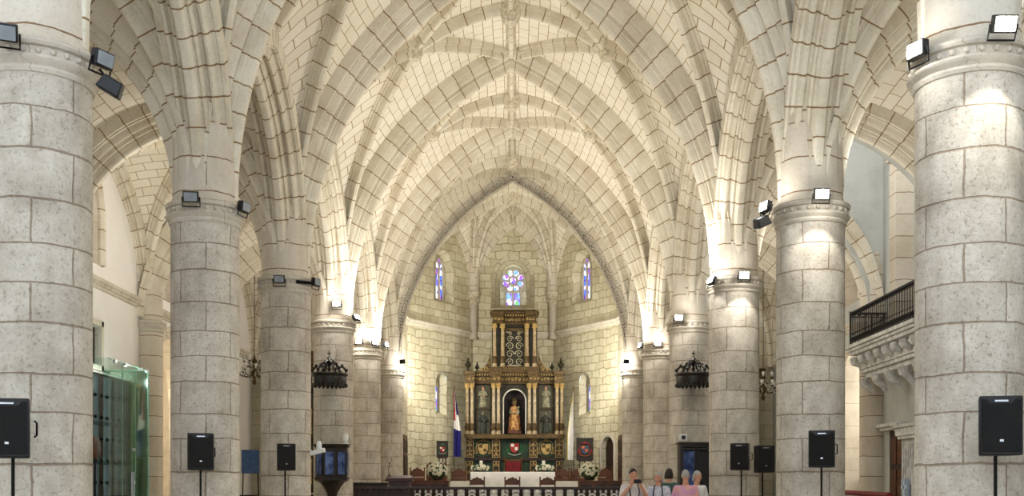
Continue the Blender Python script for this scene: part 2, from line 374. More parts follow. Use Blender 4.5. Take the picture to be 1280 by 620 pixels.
# ---- arches across the nave and lengthwise
def full_arch(name,A,apex,B,label,prof=ARCHP,par=None):
    l=arc(A,apex); r=arc(B,apex); m=MB()
    m.sweep(l+list(reversed(r))[1:],prof,side_of(A,B),uoff=R_.random()); o=m.build(name,M['rib'],par)
    if label: S(o,label,'arch')
    return o
NA=['nearest moulded stone arch spanning the nave overhead','second moulded stone arch across the nave from the front','third moulded stone arch across the nave, above the pulpit bay','moulded stone arch across the nave above the black canopies','second last moulded stone arch across the nave before the sanctuary']
for i,y in enumerate(YS[:5]):
    full_arch('nave_arch',(-XP,y,SPR),(0,y,ZAS[i]),(XP,y,SPR),NA[i])
y=YS[5]; o=full_arch('sanctuary_arch',(-XP,y,SPR),(0,y,ZA),(XP,y,SPR),'ornamented stone arch opening onto the apse with a carved vine band')
cb=MB(); ap=[(-.33,.47),(-.33,.50),(-.10,.50),(-.10,.47)]
pts=arc((-XP,y,SPR),(0,y,ZA),40); pts=pts+list(reversed(arc((XP,y,SPR),(0,y,ZA),40)))[1:]
bb=MB(); bb.sweep([p+Vector((0,-.0,0)) for p in pts],[(w+.0,d) for w,d in ap],(0,1,0),uoff=0)
k=0
for p0,p1 in zip(pts[:-1],pts[1:]):
    for q in (0,.5):
        c=p0.lerp(p1,q); d=(p1-p0).normalized(); nn=Vector((0,1,0)).cross(d)
        if nn.z>0: nn=-nn
        for dd,yy in ((.30,-.43),(.20,-.47),(.40,-.36)):
            bb.ball(c+nn*(dd+R_.uniform(-.02,.02))+Vector((0,yy+.085,0)),(.045,.05,.045),6,4)
bb.build('vine_band',M['capital'],o)
for sd,sx in (('left',-1),('right',1)):
    for i in range(5):
        ya,yb=YS[i],YS[i+1]; ym=(ya+yb)/2
        full_arch('arcade_arch',(sx*5.0,ya,SPR),(sx*5.0,ym,ZW),(sx*5.0,yb,SPR),
          f'{sd} arcade arch springing lengthwise between the '+['nearest and second','second and third','third and fourth','fourth and fifth','fifth and farthest'][i]+' columns')
    for i,y in enumerate(YS):
        if i==5: continue
        full_arch('aisle_arch',(sx*5.05,y,SPR),(sx*7.7,y,9.7),(sx*XWALL,y,SPR),
          f'stone arch across the {sd} aisle from the '+['nearest','second','third','fourth','fifth'][i]+' column to the outer wall')
# ---- nave vaults
for i in range(5):
    ya,yb=YS[i],YS[i+1]; ym=(ya+yb)/2
    root=S(thing('ceiling',(0,0,0)),'star vault of pale stone blocks over the '+['first','second','third','fourth','fifth'][i]+' nave bay','ceiling')
    wm=MB(); C=Vector((0,ym,ZC))
    for sx in (-1,1):
        W=Vector((sx*XP,ym,ZW)); St=Vector((sx*XS,ym,ZS)); ridge=bow(St,W,.45,10)
        for yy in (ya,yb):
            P=(sx*XP,yy,SPR); A=Vector((0,yy,ZAS[i] if yy==ya else ZAS[i+1]))
            ca=arc(P,A); cs=arc(P,St); cw=arc(P,W)
            web(wm,ca,cs,.16,8,lambda q:(q.y,8.45*math.atan2(q.z-SPR,abs(q.x)+3.5))); web(wm,cs,cw,.45,8,lambda q:(q.x,5.2*math.atan2(q.z-SPR,abs(q.y-ym)+.9)))
            lie=bow(St,A,.16,8); sc_=bow(St,C,.2,8); web2(wm,lie,sc_)
            rib(cs,RIBP,'tierceron_rib',root); rib(lie,SMALLP,'lierne_rib',root)
        rib(bow(St,C,.2,8),SMALLP,'ridge_rib',root)
        rib(ridge,SMALLP,'ridge_rib',root)
        bs=MB(); bs.lathe([(.0,-.44),(.12,-.43),(.17,-.38),(.2,-.28),(.22,0)],(St.x,ym,ZS),20)
        bs.build('boss',M['carved'],root)
    wm.build('vault_web',M['web'],root)
    for yy in (ya,yb): rib(bow((0,yy,ZAS[i] if yy==ya else ZAS[i+1]),C,.1,10),SMALLP,'ridge_rib',root)
    bs=MB(); bs.lathe([(0,-.5),(.16,-.48),(.22,-.4),(.26,-.28),(.28,0)],(0,ym,ZC),24); bs.build('boss',M['carved'],root)
# ---- aisle vaults
for sd,sx in (('left',-1),('right',1)):
    for i in range(5):
        if sd=='right' and i==2: continue
        ya,yb=YS[i],YS[i+1]; ym=(ya+yb)/2
        root=S(thing('ceiling',(0,0,0)),f'ribbed stone vault of the {sd} aisle, '+['first','second','third','fourth','fifth'][i]+' bay from the front','ceiling')
        wm=MB(); C=Vector((sx*7.7,ym,10.15))
        for xx in (sx*5.05,sx*XWALL):
            W=Vector((xx,ym,ZW))
            for yy in (ya,yb):
                P=(xx,yy,SPR); A=Vector((sx*7.7,yy,9.7))
                ca=arc(P,A); cd=arc(P,C); cw=arc(P,W)
                web(wm,ca,cd,.12,8,lambda q:(q.y,3.9*math.atan2(q.z-SPR,abs(q.x-C.x)+1.3))); web(wm,cd,cw,.12,8,lambda q:(q.x,4*math.atan2(q.z-SPR,abs(q.y-ym)+.9)))
                rib(cd,RIBP,'diagonal_rib',root)
            if xx==sx*XWALL:
                w1=arc((xx,ya,SPR),W); w2=arc((xx,yb,SPR),W)
                m=MB(); m.sweep(w1+list(reversed(w2))[1:],[(w*.6,d*.5) for w,d in ARCHP],(1,0,0)); m.build('wall_rib',M['rib'],root)
        wm.build('vault_web',M['web'],root)
        bs=MB(); bs.lathe([(0,-.45),(.2,-.44),(.26,-.4),(.26,-.34),(.2,-.3),(.25,0)],(C.x,ym,C.z),24); bs.build('boss',M['carved'],root)
# right aisle, third bay: a higher plastered bay above the tribune
yb0,yb1=YS[2],YS[3]
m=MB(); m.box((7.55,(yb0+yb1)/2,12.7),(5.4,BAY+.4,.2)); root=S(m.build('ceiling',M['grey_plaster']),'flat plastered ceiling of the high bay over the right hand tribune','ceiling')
m=MB(); m.box((0,3.8,14.3),(22,15.6,.3)); S(m.build('ceiling',M['plaster']),'flat unseen roof added over the west end to cut sky light','ceiling')  # added out of view to hold back sky light from above
for sx,nm in ((-1,'left'),(1,'right')):
    m=MB(); m.box((sx*8.2,-4.0,7.1),(5.2,.4,14.2)); S(m.build('wall_front_'+nm,M['plaster']),f'unseen plastered wall added to dim the {nm} aisle behind the viewer','wall')  # unseen walls added so that less daylight enters the aisles
# ---- walls with openings: strips along u
def wall(name,mt,fr,u0,u1,z0,z1,holes,label,depth=.9,du=.12,rev=None,kids=None):
    """fr(u,z,d)->point; holes: (a,b,bottom(u),top(u),splay)"""
    us={u0,u1}
    for h in holes:
        n=max(2,int((h[1]-h[0])/du)); us|={h[0]+(h[1]-h[0])*k/n for k in range(n+1)}
    us=sorted(us); m=MB(); rv=MB()
    for a,b in zip(us[:-1],us[1:]):
        mid=(a+b)/2; hs=sorted([h for h in holes if h[0]<mid<h[1]],key=lambda h:h[2](mid))
        lo=[(a,z0),(b,z0)]
        for h in hs+[None]:
            hi=[(a,h[2](a)),(b,h[2](b))] if h else [(a,z1),(b,z1)]
            q=[lo[0],lo[1],hi[1],hi[0]]
            k=len(m.v)
            for u,z in q: m.v.append(tuple(fr(u,z,0)))
            m.face([k,k+1,k+2,k+3],q)
            if h: lo=[(a,h[3](a)),(b,h[3](b))]
    for h in holes:
        n=max(2,int((h[1]-h[0])/du)); sp=h[4]; c=(h[0]+h[1])/2; cz=(h[2](c)+h[3](c))/2
        loop=[(h[0]+(h[1]-h[0])*k/n,h[3](h[0]+(h[1]-h[0])*k/n)) for k in range(n+1)]+[(h[1]-(h[1]-h[0])*k/n,h[2](h[1]-(h[1]-h[0])*k/n)) for k in range(n+1)]
        P=[];UV=[];L=0
        for i in range(len(loop)):
            u,z=loop[i]
            if i: L+=math.hypot(u-loop[i-1][0],z-loop[i-1][1])
            P.append([fr(u,z,0),fr(c+(u-c)*(1-sp),cz+(z-cz)*(1-sp*.6),depth)]); UV.append([(L,0),(L,depth)])
        rv.grid(P+[P[0]],UV+[UV[0]])
    o=m.build(name,M[mt]); S(o,label,'wall')
    if rv.v: rv.build('reveal',M[rev or mt],o)
    return o
def ptop(c,hw,zs,rise):       # pointed arch top
    def g(u):
        x=min(abs(u-c),hw); Rr=(hw*hw+rise*rise)/(2*hw); q=Rr-(hw-x) ; return zs+math.sqrt(max(0,Rr*Rr-q*q))
    return g
def rtop(c,hw,zs): return lambda u: zs+math.sqrt(max(0,hw*hw-(u-c)**2))
cst=lambda v:(lambda u:v)
frL=lambda u,z,d: Vector((-XWALL-d,u,z)); frR=lambda u,z,d: Vector((XWALL+d,u,z))
def winhole(c,hw,zb,zs,rise,sp=.45): return (c-hw,c+hw,cst(zb),ptop(c,hw,zs,rise),sp)
WIN=[(20.6,1.0),(25.95,1.15),(33.3,1.3),(39.6,1.0)]
lh=[winhole(c,h,6.95,8.2,1.2) for c,h in WIN]+[(24.3,29.4,cst(0),cst(4.25),0),(31.0,35.4,cst(0),ptop(33.2,2.2,4.0,1.9),0),(26.3,27.15,cst(4.45),cst(5.4),0)]
wall('wall_left','plaster',frL,YW,46,0,10.9,lh,'white plastered outer wall of the left aisle',depth=.9,rev='trim')
rh=[winhole(c,h,6.95,8.2,1.2) for c,h in WIN if c!=25.95]+[(31.05,33.9,cst(0),ptop(32.475,1.425,4.0,1.5),0),(28.45,29.55,cst(0),cst(2.95),0)]
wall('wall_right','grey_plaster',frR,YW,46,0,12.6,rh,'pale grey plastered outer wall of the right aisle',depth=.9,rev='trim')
# chapels behind the arched openings (closed rooms)
def chapel(name,sx,y0,y1,z1,mt,label,dx=3.2):
    m=MB(); x0=sx*(XWALL+.9); x1=sx*(XWALL+.9+dx)
    q=[((x1,y0,0),(x1,y1,0),(x1,y1,z1),(x1,y0,z1)),((x0,y0,0),(x1,y0,0),(x1,y0,z1),(x0,y0,z1)),((x0,y1,0),(x1,y1,0),(x1,y1,z1),(x0,y1,z1)),((x0,y0,z1),(x1,y0,z1),(x1,y1,z1),(x0,y1,z1))]
    for k in q:
        b=len(m.v); m.v+=list(k); m.face([b,b+1,b+2,b+3])
    S(m.build(name,M[mt]),label,'wall')
chapel('wall_chapel',-1,30.4,36.6,6.4,'warm_plaster','warm lit plaster walls of the side chapel through the left arch')
chapel('wall_chapel',1,30.2,36.0,6.4,'plaster','white walls of the side chapel through the right arch')
chapel('wall_porch',-1,24.0,29.6,4.4,'warm_plaster','shadowed porch behind the iron studded door',1.2)
chapel('wall_porch',1,28.0,30.0,3.2,'warm_plaster','shadowed passage behind the right portal',1.2)
def arch_trim(name,sx,c,hw,zs,rise,label,th=.32,zb=0,x=XWALL):
    g=ptop(c,hw,zs,rise); n=16
    pts=[Vector((sx*(x),c-hw,zb)),Vector((sx*x,c-hw,zs))]+[Vector((sx*x,c-hw+2*hw*k/n,g(c-hw+2*hw*k/n))) for k in range(1,n)]+[Vector((sx*x,c+hw,zs)),Vector((sx*x,c+hw,zb))]
    m=MB(); P=[];UV=[];L=0
    for i,p in enumerate(pts):
        d=(pts[min(i+1,len(pts)-1)]-pts[max(0,i-1)]).normalized(); nn=Vector((1,0,0)).cross(d)
        if nn.dot(Vector((0,p.y-c,p.z-zs)))<0 and i>1 and i<len(pts)-2: nn=-nn
        if i<=1: nn=Vector((0,-1,0))
        if i>=len(pts)-2: nn=Vector((0,1,0))
        if i: L+=(p-pts[i-1]).length
        row=[p+Vector((sx*.05,0,0)),p+Vector((-sx*.06,0,0)),p+nn*.08+Vector((-sx*.12,0,0)),p+nn*.16+Vector((-sx*.07,0,0)),p+nn*.22+Vector((-sx*.11,0,0)),p+nn*th+Vector((-sx*.06,0,0)),p+nn*th+Vector((sx*.05,0,0))]
        P.append(row);UV.append([(L,50+k*.1) for k in range(7)])
    m.grid(P,UV); return S(m.build(name,M['rib']),label,'trim')
arch_trim('trim_1',-1,33.2,2.2,4.0,1.9,'moulded stone frame of the left chapel arch')
arch_trim('trim_2',1,32.475,1.425,4.0,1.5,'moulded stone frame of the right chapel arch',.3)
for c,h in WIN[1:3]:
    arch_trim('trim_3',-1,c,h,8.2,1.2,'moulded stone frame around the upper left window'+(' above the glass porch' if c<30 else ' beyond the wall pier'),.26,6.95)
arch_trim('trim_4',1,33.3,1.3,8.2,1.2,'moulded stone frame around the upper right window',.26,6.95)
# aisle windows: leaded panes set deep in the splay
wi=0
for sx,fr in ((-1,frL),(1,frR)):
    for c,h in WIN:
        if sx==1 and c==25.95: continue
        k=.6; m=MB(); g=ptop(c,h*k,8.1,.85); n=10
        poly=[(c-h*k,7.25)]+[(c-h*k+2*h*k*j/n,g(c-h*k+2*h*k*j/n)) for j in range(n+1)]+[(c+h*k,7.25)]
        b=len(m.v)
        for u,z in poly: m.v.append(tuple(fr(u,z,.85)))
        m.face(list(range(b,b+len(poly))),poly)
        wi+=1; o=S(m.build(f'window_{wi}',M['stained3']),'leaded stained glass window high in the '+('left' if sx<0 else 'right')+' aisle wall','window')
        fm=MB()
        for j in range(-2,3): fm.tube([fr(c+j*h*k/2.5,7.25,.82),fr(c+j*h*k/2.5,8.7,.82)],.018,5)
        for j in range(5): fm.tube([fr(c-h*k,7.4+j*.3,.82),fr(c+h*k,7.4+j*.3,.82)],.014,5)
        fm.build('lead_frame',M['iron'],o)
# cornices
def cornice(name,fr,u0,u1,z,label,beads=True,mt='trim'):
    m=MB(); prof=[(0,-.02),(-.05,0),(-.06,.05),(-.1,.07),(-.1,.13),(-.14,.15),(-.16,.2),(-.15,.24),(0,.26)]
    P=[[fr(u0,z+b,a) for a,b in prof],[fr(u1,z+b,a) for a,b in prof]]
    UV=[[(u0,50+i*.05) for i in range(len(prof))],[(u1,50+i*.05) for i in range(len(prof))]]
    m.grid(P,UV)
    if beads:
        n=int((u1-u0)/.16)
        for i in range(n): m.ball(fr(u0+(i+.5)*(u1-u0)/n,z+.1,-.1),.045,7,5)
    return S(m.build(name,M[mt]),label,'trim')
cornice('trim_5',frL,YS[2]-.3,YS[3]-.3,6.36,'carved stone string course across the left aisle wall')
cornice('trim_5',frL,YS[3]+.3,YS[5],6.36,'carved string course on the left wall beyond the wall pier')
cornice('trim_6',frR,YS[3]+.2,YS[5],6.1,'stone sill course below the upper right window',False)
# engaged piers on the outer walls
WP={-1:['left wall pier behind the nearest column','left wall pier in the second row','left wall pier in the third row','slender round wall pier with small capital beside the glass porch','left wall pier beyond the chapel arch'],
    1:['right wall pier behind the nearest column','right wall pier in the second row','right wall pier in the third row','round wall pier beyond the end of the balcony','right wall pier beyond the chapel arch']}
pier0=None
for sx in (-1,1):
    for i in range(5):
        if pier0 is None:
            pier0=thing('wall_pier'); m=MB(); m.lathe([(.37,0),(.37,5.72)],n=28,uvr=.36); m.build('shaft',M['shaft'],pier0)
            m=MB(); r=.37; m.lathe([(r,5.7),(r+.04,5.74),(r+.02,5.78),(r+.07,5.84),(r+.07,5.92),(r+.1,5.95),(r+.1,6.01),(r,6.04)],n=28)
            for k in range(16):
                a=2*PI*k/16; m.ball((math.cos(a)*(r+.07),math.sin(a)*(r+.07),5.88),.03,6,4)
            m.build('capital',M['capital'],pier0)
            m=MB(); m.lathe([(.36,6.02),(.36,7.2),(.3,8.0)],n=28,uvr=.36); m.build('upper_shaft',M['shaft'],pier0); o=pier0
        else: o=copy_tree(pier0)
        o.location=(sx*10.17,YS[i],0); tag(o,WP[sx][i],'column','engaged wall piers of the aisles',kind='structure')
# end walls of the aisles and high wall across the right aisle
frE=lambda u,z,d: Vector((u,YS[5]+.1+d,z))
for sx,nm in ((-1,'left'),(1,'right')):
    wall('wall_back_'+nm,'pier',frE,min(sx*5.2,sx*10.5),max(sx*5.2,sx*10.5),0,10.9,[],f'stone wall closing the far end of the {nm} aisle')
fr4=lambda u,z,d: Vector((u,YS[3]-.3+d,z))
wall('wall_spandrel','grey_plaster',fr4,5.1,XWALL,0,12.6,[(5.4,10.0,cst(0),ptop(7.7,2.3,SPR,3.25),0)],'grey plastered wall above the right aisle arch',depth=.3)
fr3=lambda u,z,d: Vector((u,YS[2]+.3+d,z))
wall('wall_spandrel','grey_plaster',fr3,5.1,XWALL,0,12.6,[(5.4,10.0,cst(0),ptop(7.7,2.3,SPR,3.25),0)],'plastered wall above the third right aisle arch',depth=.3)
frN=lambda u,z,d: Vector((5.0,u,z))
g=ptop((yb0+yb1)/2,BAY/2-.3,SPR,3.6)
wall('wall_clerestory','grey_plaster',frN,yb0,yb1,0,12.6,[(yb0+.3,yb1-.3,cst(0),g,0)],'plastered wall over the third right arcade arch',depth=.05)
# stone pilaster on the right wall
m=MB(); m.box((10.15,28.0,7.2),(.5,.5,5.6)); m.box((10.1,28.0,10.05),(.62,.64,.12)); m.box((10.1,28.0,9.9),(.56,.58,.1))
S(m.build('trim_7',M['shaft']),'square brown stone pilaster on the grey wall above the balcony','trim')
# ================================================================== apse
B1y,B1x,B2y,B2x=45.6,4.45,49.8,1.85
def facet(p,q):
    p=Vector((p[0],p[1],0));q=Vector((q[0],q[1],0)); d=(q-p); L=d.length; d/=L; out=Vector((d.y,-d.x,0))
    if out.dot((p+q)/2-Vector((0,45,0)))<0: out=-out
    return (lambda u,z,dd: p+d*u+out*dd+Vector((0,0,z))),L
ZCOR=8.26
fb,Lb=facet((-B2x,B2y),(B2x,B2y)); fl,Ls=facet((-B1x,B1y),(-B2x,B2y)); fr_,_=facet((B1x,B1y),(B2x,B2y))
us=.433*Ls/1.0
us=2.65
def rnd_hole(c,hw,zb,zs,sp=.5): return (c-hw,c+hw,cst(zb),rtop(c,hw,zs),sp)
wall('wall_back','apse',fb,0,Lb,0,14.2,[rnd_hole(Lb/2,1.0,9.6,11.05,.4)],'rubble stone back wall of the apse',depth=.7)
wall('wall_apse_left','apse',fl,0,Ls,0,14.2,[rnd_hole(us,.75,9.55,11.1,.35),rnd_hole(2.45,.42,4.55,6.0,.4)],'rubble stone apse wall left of the altarpiece',depth=.45)
wall('wall_apse_right','apse',fr_,0,Ls,0,14.2,[rnd_hole(us,.75,9.55,11.1,.35),rnd_hole(2.45,.42,4.55,6.0,.4),rnd_hole(.68,.42,0,3.1,0)],'rubble stone apse wall right of the altarpiece',depth=.45)
for sx,nm in ((-1,'left'),(1,'right')):
    fs,Lx=facet((sx*B1x,B1y),(sx*4.75,YS[5]-.1))
    wall('wall_choir_'+nm,'pier',fs,0,Lx,0,14.2,[],f'smooth stone choir wall on the {nm} before the apse')
    cornice('trim_8',fs,0,Lx,ZCOR,f'stone cornice on the {nm} choir wall',False)
for ff,L,nm in ((fb,Lb,'back'),(fl,Ls,'left'),(fr_,Ls,'right')):
    cornice('trim_9',ff,0,L,ZCOR,f'stone cornice running round the {nm} apse wall',False)
# apse windows
def lancets(ff,c,zb,zt,w,name,label,gap=.12,d=.66,mt='stained'):
    m=MB()
    for s in (-1,1):
        cc=c+s*(w/2+gap/2); g=rtop(cc,w/2,zt-w/2); n=8
        poly=[(cc-w/2,zb)]+[(cc-w/2+w*j/n,g(cc-w/2+w*j/n)) for j in range(n+1)]+[(cc+w/2,zb)]
        b=len(m.v)
        for u,z in poly: m.v.append(tuple(ff(u,z,d)))
        m.face(list(range(b,b+len(poly))),poly)
    return m
def disc(m,ff,c,z,r,d,n=20):
    b=len(m.v); pl=[(c+r*math.cos(2*PI*i/n),z+r*math.sin(2*PI*i/n)) for i in range(n)]
    for u,zz in pl: m.v.append(tuple(ff(u,zz,d)))
    m.face(list(range(b,b+n)),pl)
wn=20
for ff,nm in ((fl,'left'),(fr_,'right')):
    ug=2.78; m=lancets(ff,ug,9.75,11.1,.2,'','',d=.40); disc(m,ff,ug-.12,11.25,.13,.40); disc(m,ff,ug+.12,11.25,.13,.40); disc(m,ff,ug,11.45,.1,.40)
    wn+=1; o=S(m.build(f'window_{wn}',M['stained']),f'twin lancet stained glass window high on the {nm} apse wall','window')
    p=MB(); b=len(p.v); pl=[(ug-.34,9.7),(ug+.34,9.7),(ug+.34,11.62),(ug-.34,11.62)]
    # stone tracery slab around the glass, as bars
    for u in (ug-.3,ug,ug+.3): p.tube([ff(u,9.65,.38),ff(u,11.15,.38)],.05,6)
    for zc,r,uu in ((11.25,.15,ug-.13),(11.25,.15,ug+.13),(11.46,.12,ug)):
        p.tube([ff(uu+r*math.cos(2*PI*k/14),zc+r*math.sin(2*PI*k/14),.38) for k in range(15)],.035,6)
    p.tube([ff(ug-.3,11.15,.38),ff(ug-.26,11.4,.38),ff(ug,11.62,.38),ff(ug+.26,11.4,.38),ff(ug+.3,11.15,.38)],.05,6)
    p.build('tracery',M['capital'],o)
    m=MB(); hw=.14; c=2.57; g=rtop(c,hw,5.75); pl=[(c-hw,4.75)]+[(c-hw+2*hw*j/8,g(c-hw+2*hw*j/8)) for j in range(9)]+[(c+hw,4.75)]
    b=len(m.v)
    for u,z in pl: m.v.append(tuple(ff(u,z,.42)))
    m.face(list(range(len(pl))),pl); wn+=1
    o=S(m.build(f'window_{wn}',M['stained']),f'narrow slit stained glass window low on the {nm} apse wall','window')
    p=MB(); p.tube([ff(u,z,.40) for u,z in pl]+[ff(pl[0][0],pl[0][1],.40)],.035,6); p.build('frame',M['capital'],o)
m=lancets(fb,Lb/2,9.62,10.5,.26,'','',.1); 
disc(m,fb,Lb/2,11.0,.15,.66,16)
for k in range(8):
    a=2*PI*k/8+.39; disc(m,fb,Lb/2+.37*math.cos(a),11.0+.37*math.sin(a),.14,.66,14)
o=S(m.build('window_20',M['stained2']),'round rose stained glass window over two lancets above the altarpiece','window')
p=MB(); tor=lambda c,z,r,th:p.tube([fb(c+r*math.cos(2*PI*k/24),z+r*math.sin(2*PI*k/24),.63) for k in range(25)],th,6)
tor(Lb/2,11.0,.56,.06); tor(Lb/2,11.0,.17,.03)
for k in range(8):
    a=2*PI*k/8+.39; tor(Lb/2+.37*math.cos(a),11.0+.37*math.sin(a),.155,.025)
for u in (-.36,0,.36): p.tube([fb(Lb/2+u,9.55,.63),fb(Lb/2+u,10.55,.63)],.045,6)
p.build('tracery',M['capital'],o)
# infill stone around the rose, behind the tracery
q=MB(); q.box(fb(Lb/2,10.7,.82),(2.4,.08,3.2)); q.build('infill',M['apse'],o)
for ff in (fl,fr_):
    q=MB(); 
    ang=math.atan2((ff(1,0,0)-ff(0,0,0)).y,(ff(1,0,0)-ff(0,0,0)).x)
    q.box(ff(us,10.6,.52),(2.0,.08,3.0),rz=ang); q.box(ff(2.45,5.3,.52),(1.4,.08,2.4),rz=ang)
    S(q.build('wall_infill',M['apse']),'stone behind the deep '+('left' if ff is fl else 'right')+' apse window splays','wall')
# apse responds, fans and star vault
ZR=10.25
K=Vector((0,45.6,13.75))
root=S(thing('ceiling'),'fan of stone ribs meeting at a boss in the apse vault','ceiling')
corners=[Vector((-4.95,43.3,SPR)),Vector((-B1x,B1y,ZR)),Vector((-B2x,B2y-.02,ZR)),Vector((B2x,B2y-.02,ZR)),Vector((B1x,B1y,ZR)),Vector((4.95,43.3,SPR))]
wm=MB(); 
for a,b in zip(corners[:-1],corners[1:]):
    mid=(a+b)/2; short=(a-b).length<4.3 and min(a.z,b.z)<ZR
    Wp=Vector((mid.x,mid.y,12.9 if not short else 12.4))
    if min(a.z,b.z)==ZR: Wp.z=13.55 if abs(mid.x)<.1 else 13.5
    for c in (a,b):
        cw=arc(c,Wp,14); ck=arc(c,K,14)
        web(wm,cw,ck,.1,8)
        if min(a.z,b.z)==ZR:
            rib(cw,[(w*.75,d*.7) for w,d in RIBP],'wall_rib',root,'rib')
            Tm=Wp.lerp(K,.5)+Vector((0,0,.05)); rib(arc(c,Tm,14),[(w*.75,d*.75) for w,d in RIBP],'tierceron_rib',root)
    if min(a.z,b.z)==ZR: rib(bow(Wp,K,.05,8),[(w*.75,d*.7) for w,d in RIBP],'ridge_rib',root)
for c in corners: rib(arc(c,K,16),RIBP if c.z==ZR else SMALLP,'diagonal_rib',root)
# web closing between sanctuary arch and boss
A=Vector((0,43.3,ZA)); 
for c in (corners[0],corners[-1]): web(wm,arc(c,A,14),arc(c,K,14),.05,6)
wm.build('vault_web',M['web'],root)
bs=MB(); bs.lathe([(0,-.5),(.18,-.48),(.24,-.4),(.26,-.25),(.28,0)],K,24); bs.build('boss',M['carved'],root)
r0=None
for sx,nm in ((-1,'left'),(1,'right')):
    if r0 is None:
        r0=thing('wall_shaft'); m=MB(); m.lathe([(.17,ZCOR-1.45-6.8),(.17,1.6)],n=20,uvr=.3)
        m=MB(); m.lathe([(.19,-1.9),(.17,-1.8),(.17,-.3)],n=20,uvr=.3); m.build('shaft',M['capital'],r0)
        m=MB(); m.lathe([(.18,-.32),(.22,-.28),(.2,-.24),(.2,-.02),(.3,.12),(.32,.2),(.32,.28),(.28,.3)],n=8)
        for k in range(8):
            a=2*PI*(k+.5)/8; m.ball((.22*math.cos(a),.22*math.sin(a),-.1),(.05,.05,.09),6,5)
        m.build('capital',M['carved'],r0)
        m=MB(); m.lathe([(.24,.28),(.24,.9),(.34,1.6)],n=40,mod=lambda a,z:1-.1*max(0,math.cos(8*a)),uvr=.3); m.build('fan_base',M['shaft'],r0); o=r0
    else: o=copy_tree(r0)
    o.location=(sx*(B2x-.03),B2y-.16,10.15-.1); tag(o,f'short carved wall shaft bearing the rib fan {"left" if sx<0 else "right"} of the rose window','column',kind='structure')
# ================================================================== sanctuary furnishings
def step(name,x0,x1,y0,y1,z0,z1,label):
    m=MB(); m.box(((x0+x1)/2,(y0+y1)/2,(z0+z1)/2),(x1-x0,y1-y0,z1-z0)); return S(m.build(name,M['marble'],bevel=.02),label,'step')
step('floor_platform',-4.4,4.4,33.0,45.5,0,.3,'low marble platform of the sanctuary behind the balustrade')
step('floor_platform',-4.1,4.1,40.2,45.5,.3,.7,'second marble step carrying the altar')
m=MB(); m.prism([(-4.4,44.9),(4.4,44.9),(4.3,45.6),(1.8,49.7),(-1.8,49.7),(-4.3,45.6)],.0,.95,axis='Z'); S(m.build('floor_platform',M['marble']),'marble floor of the apse under the altarpiece','step')
# ---- altarpiece
YR=47.5; k=YR/F
def rz(py): return HC+(608-py)*k
def rx(px): return (px-641)*k
t=thing('altarpiece',(0.07,YR,0),'tall gilded dark wood altarpiece with columns, niche and painted saints in the apse','altarpiece')
ZB=.95
m=MB()
m.box((0,.38,(ZB+rz(547))/2),(4.30,.56,rz(547)-ZB)); m.build('predella',M['retgreen'],t)
m=MB(); m.box((0,.72,(rz(547)+rz(480))/2),(4.22,.1,rz(480)-rz(547)))
for s in (-1,1): m.box((s*1.395,.42,(rz(547)+rz(480))/2),(1.43,.4,rz(480)-rz(547)))
m.build('back_panel',M['retdark'],t)
m=MB(); m.box((0,.42,(rz(466)+rz(404))/2),(2.0,.4,rz(404)-rz(466))); m.build('upper_panel',M['retdark'],t)
def entab(z0,z1,hw,name,breaks,d0=.0):
    m=MB(); h=z1-z0
    def slab(za,zb,hw2,dy): m.box((0,.25-dy/2+.1,(za+zb)/2),(hw2*2,.7+dy,zb-za))
    slab(z0,z0+h*.14,hw-.08,.02); slab(z0+h*.14,z0+h*.62,hw-.12,-.04); slab(z0+h*.62,z0+h*.76,hw-.03,.1); slab(z0+h*.76,z0+h*.9,hw+.04,.2); slab(z0+h*.9,z1,hw+.08,.26)
    for bx,bw in breaks:
        m.box((bx,-.2,z0+h*.38),(bw,.26,h*.5)); m.box((bx,-.22,z0+h*.07),(bw+.06,.3,h*.14)); m.box((bx,-.24,z0+h*.83),(bw+.1,.34,h*.3))
    o=m.build(name,M['gold'],t,bevel=.008)
    q=MB(); n=int(hw*2/.16)
    for i in range(n):
        x=-hw+.1+(i+.5)*(2*hw-.2)/n
        yy=-.09
        for bx,bw in breaks:
            if abs(x-bx)<bw/2: yy=-.34
        scroll(q,x,z0+h*.38,yy,.065,1.2,R_.random()*6,1 if i%2 else -1,.017,10)
    n2=int(hw*2/.11)
    for i in range(n2): q.box((-hw+(i+.5)*2*hw/n2,-.2,z0+h*.69),(.05,.14,h*.1))
    q.build('carved_frieze',M['goldpale'],o)
px2=[rx(585),rx(618),rx(664.5),rx(697)]
entab(rz(480),rz(464.5),2.14,'lower_entablature',[(x,.42) for x in px2])
entab(rz(405.5),rz(390.5),1.0,'upper_entablature',[(rx(620),.44),(rx(662),.44)])
m=MB(); m.box((0,.28,rz(389)),(2.1,.6,.06)); m.box((0,.3,rz(387.6)),(1.9,.5,.06)); m.build('top_moulding',M['gold'],t)
m=MB(); m.box((0,.2,rz(545)),(4.4,1.0,.13)); m.box((0,.18,rz(547.5)),(4.3,.96,.08)); m.build('ledge',M['gold'],t,bevel=.015)
m=MB(); m.box((0,.3,rz(461.5)),(2.15,.8,rz(459)-rz(464.5)+.05)); m.build('upper_base',M['gold'],t,bevel=.015)
m=MB(); m.box((0,.3,rz(574)),(4.4,.72,.12)); m.box((0,.3,ZB+.08),(4.4,.8,.16)); m.build('base_moulding',M['wood'],t,bevel=.01)
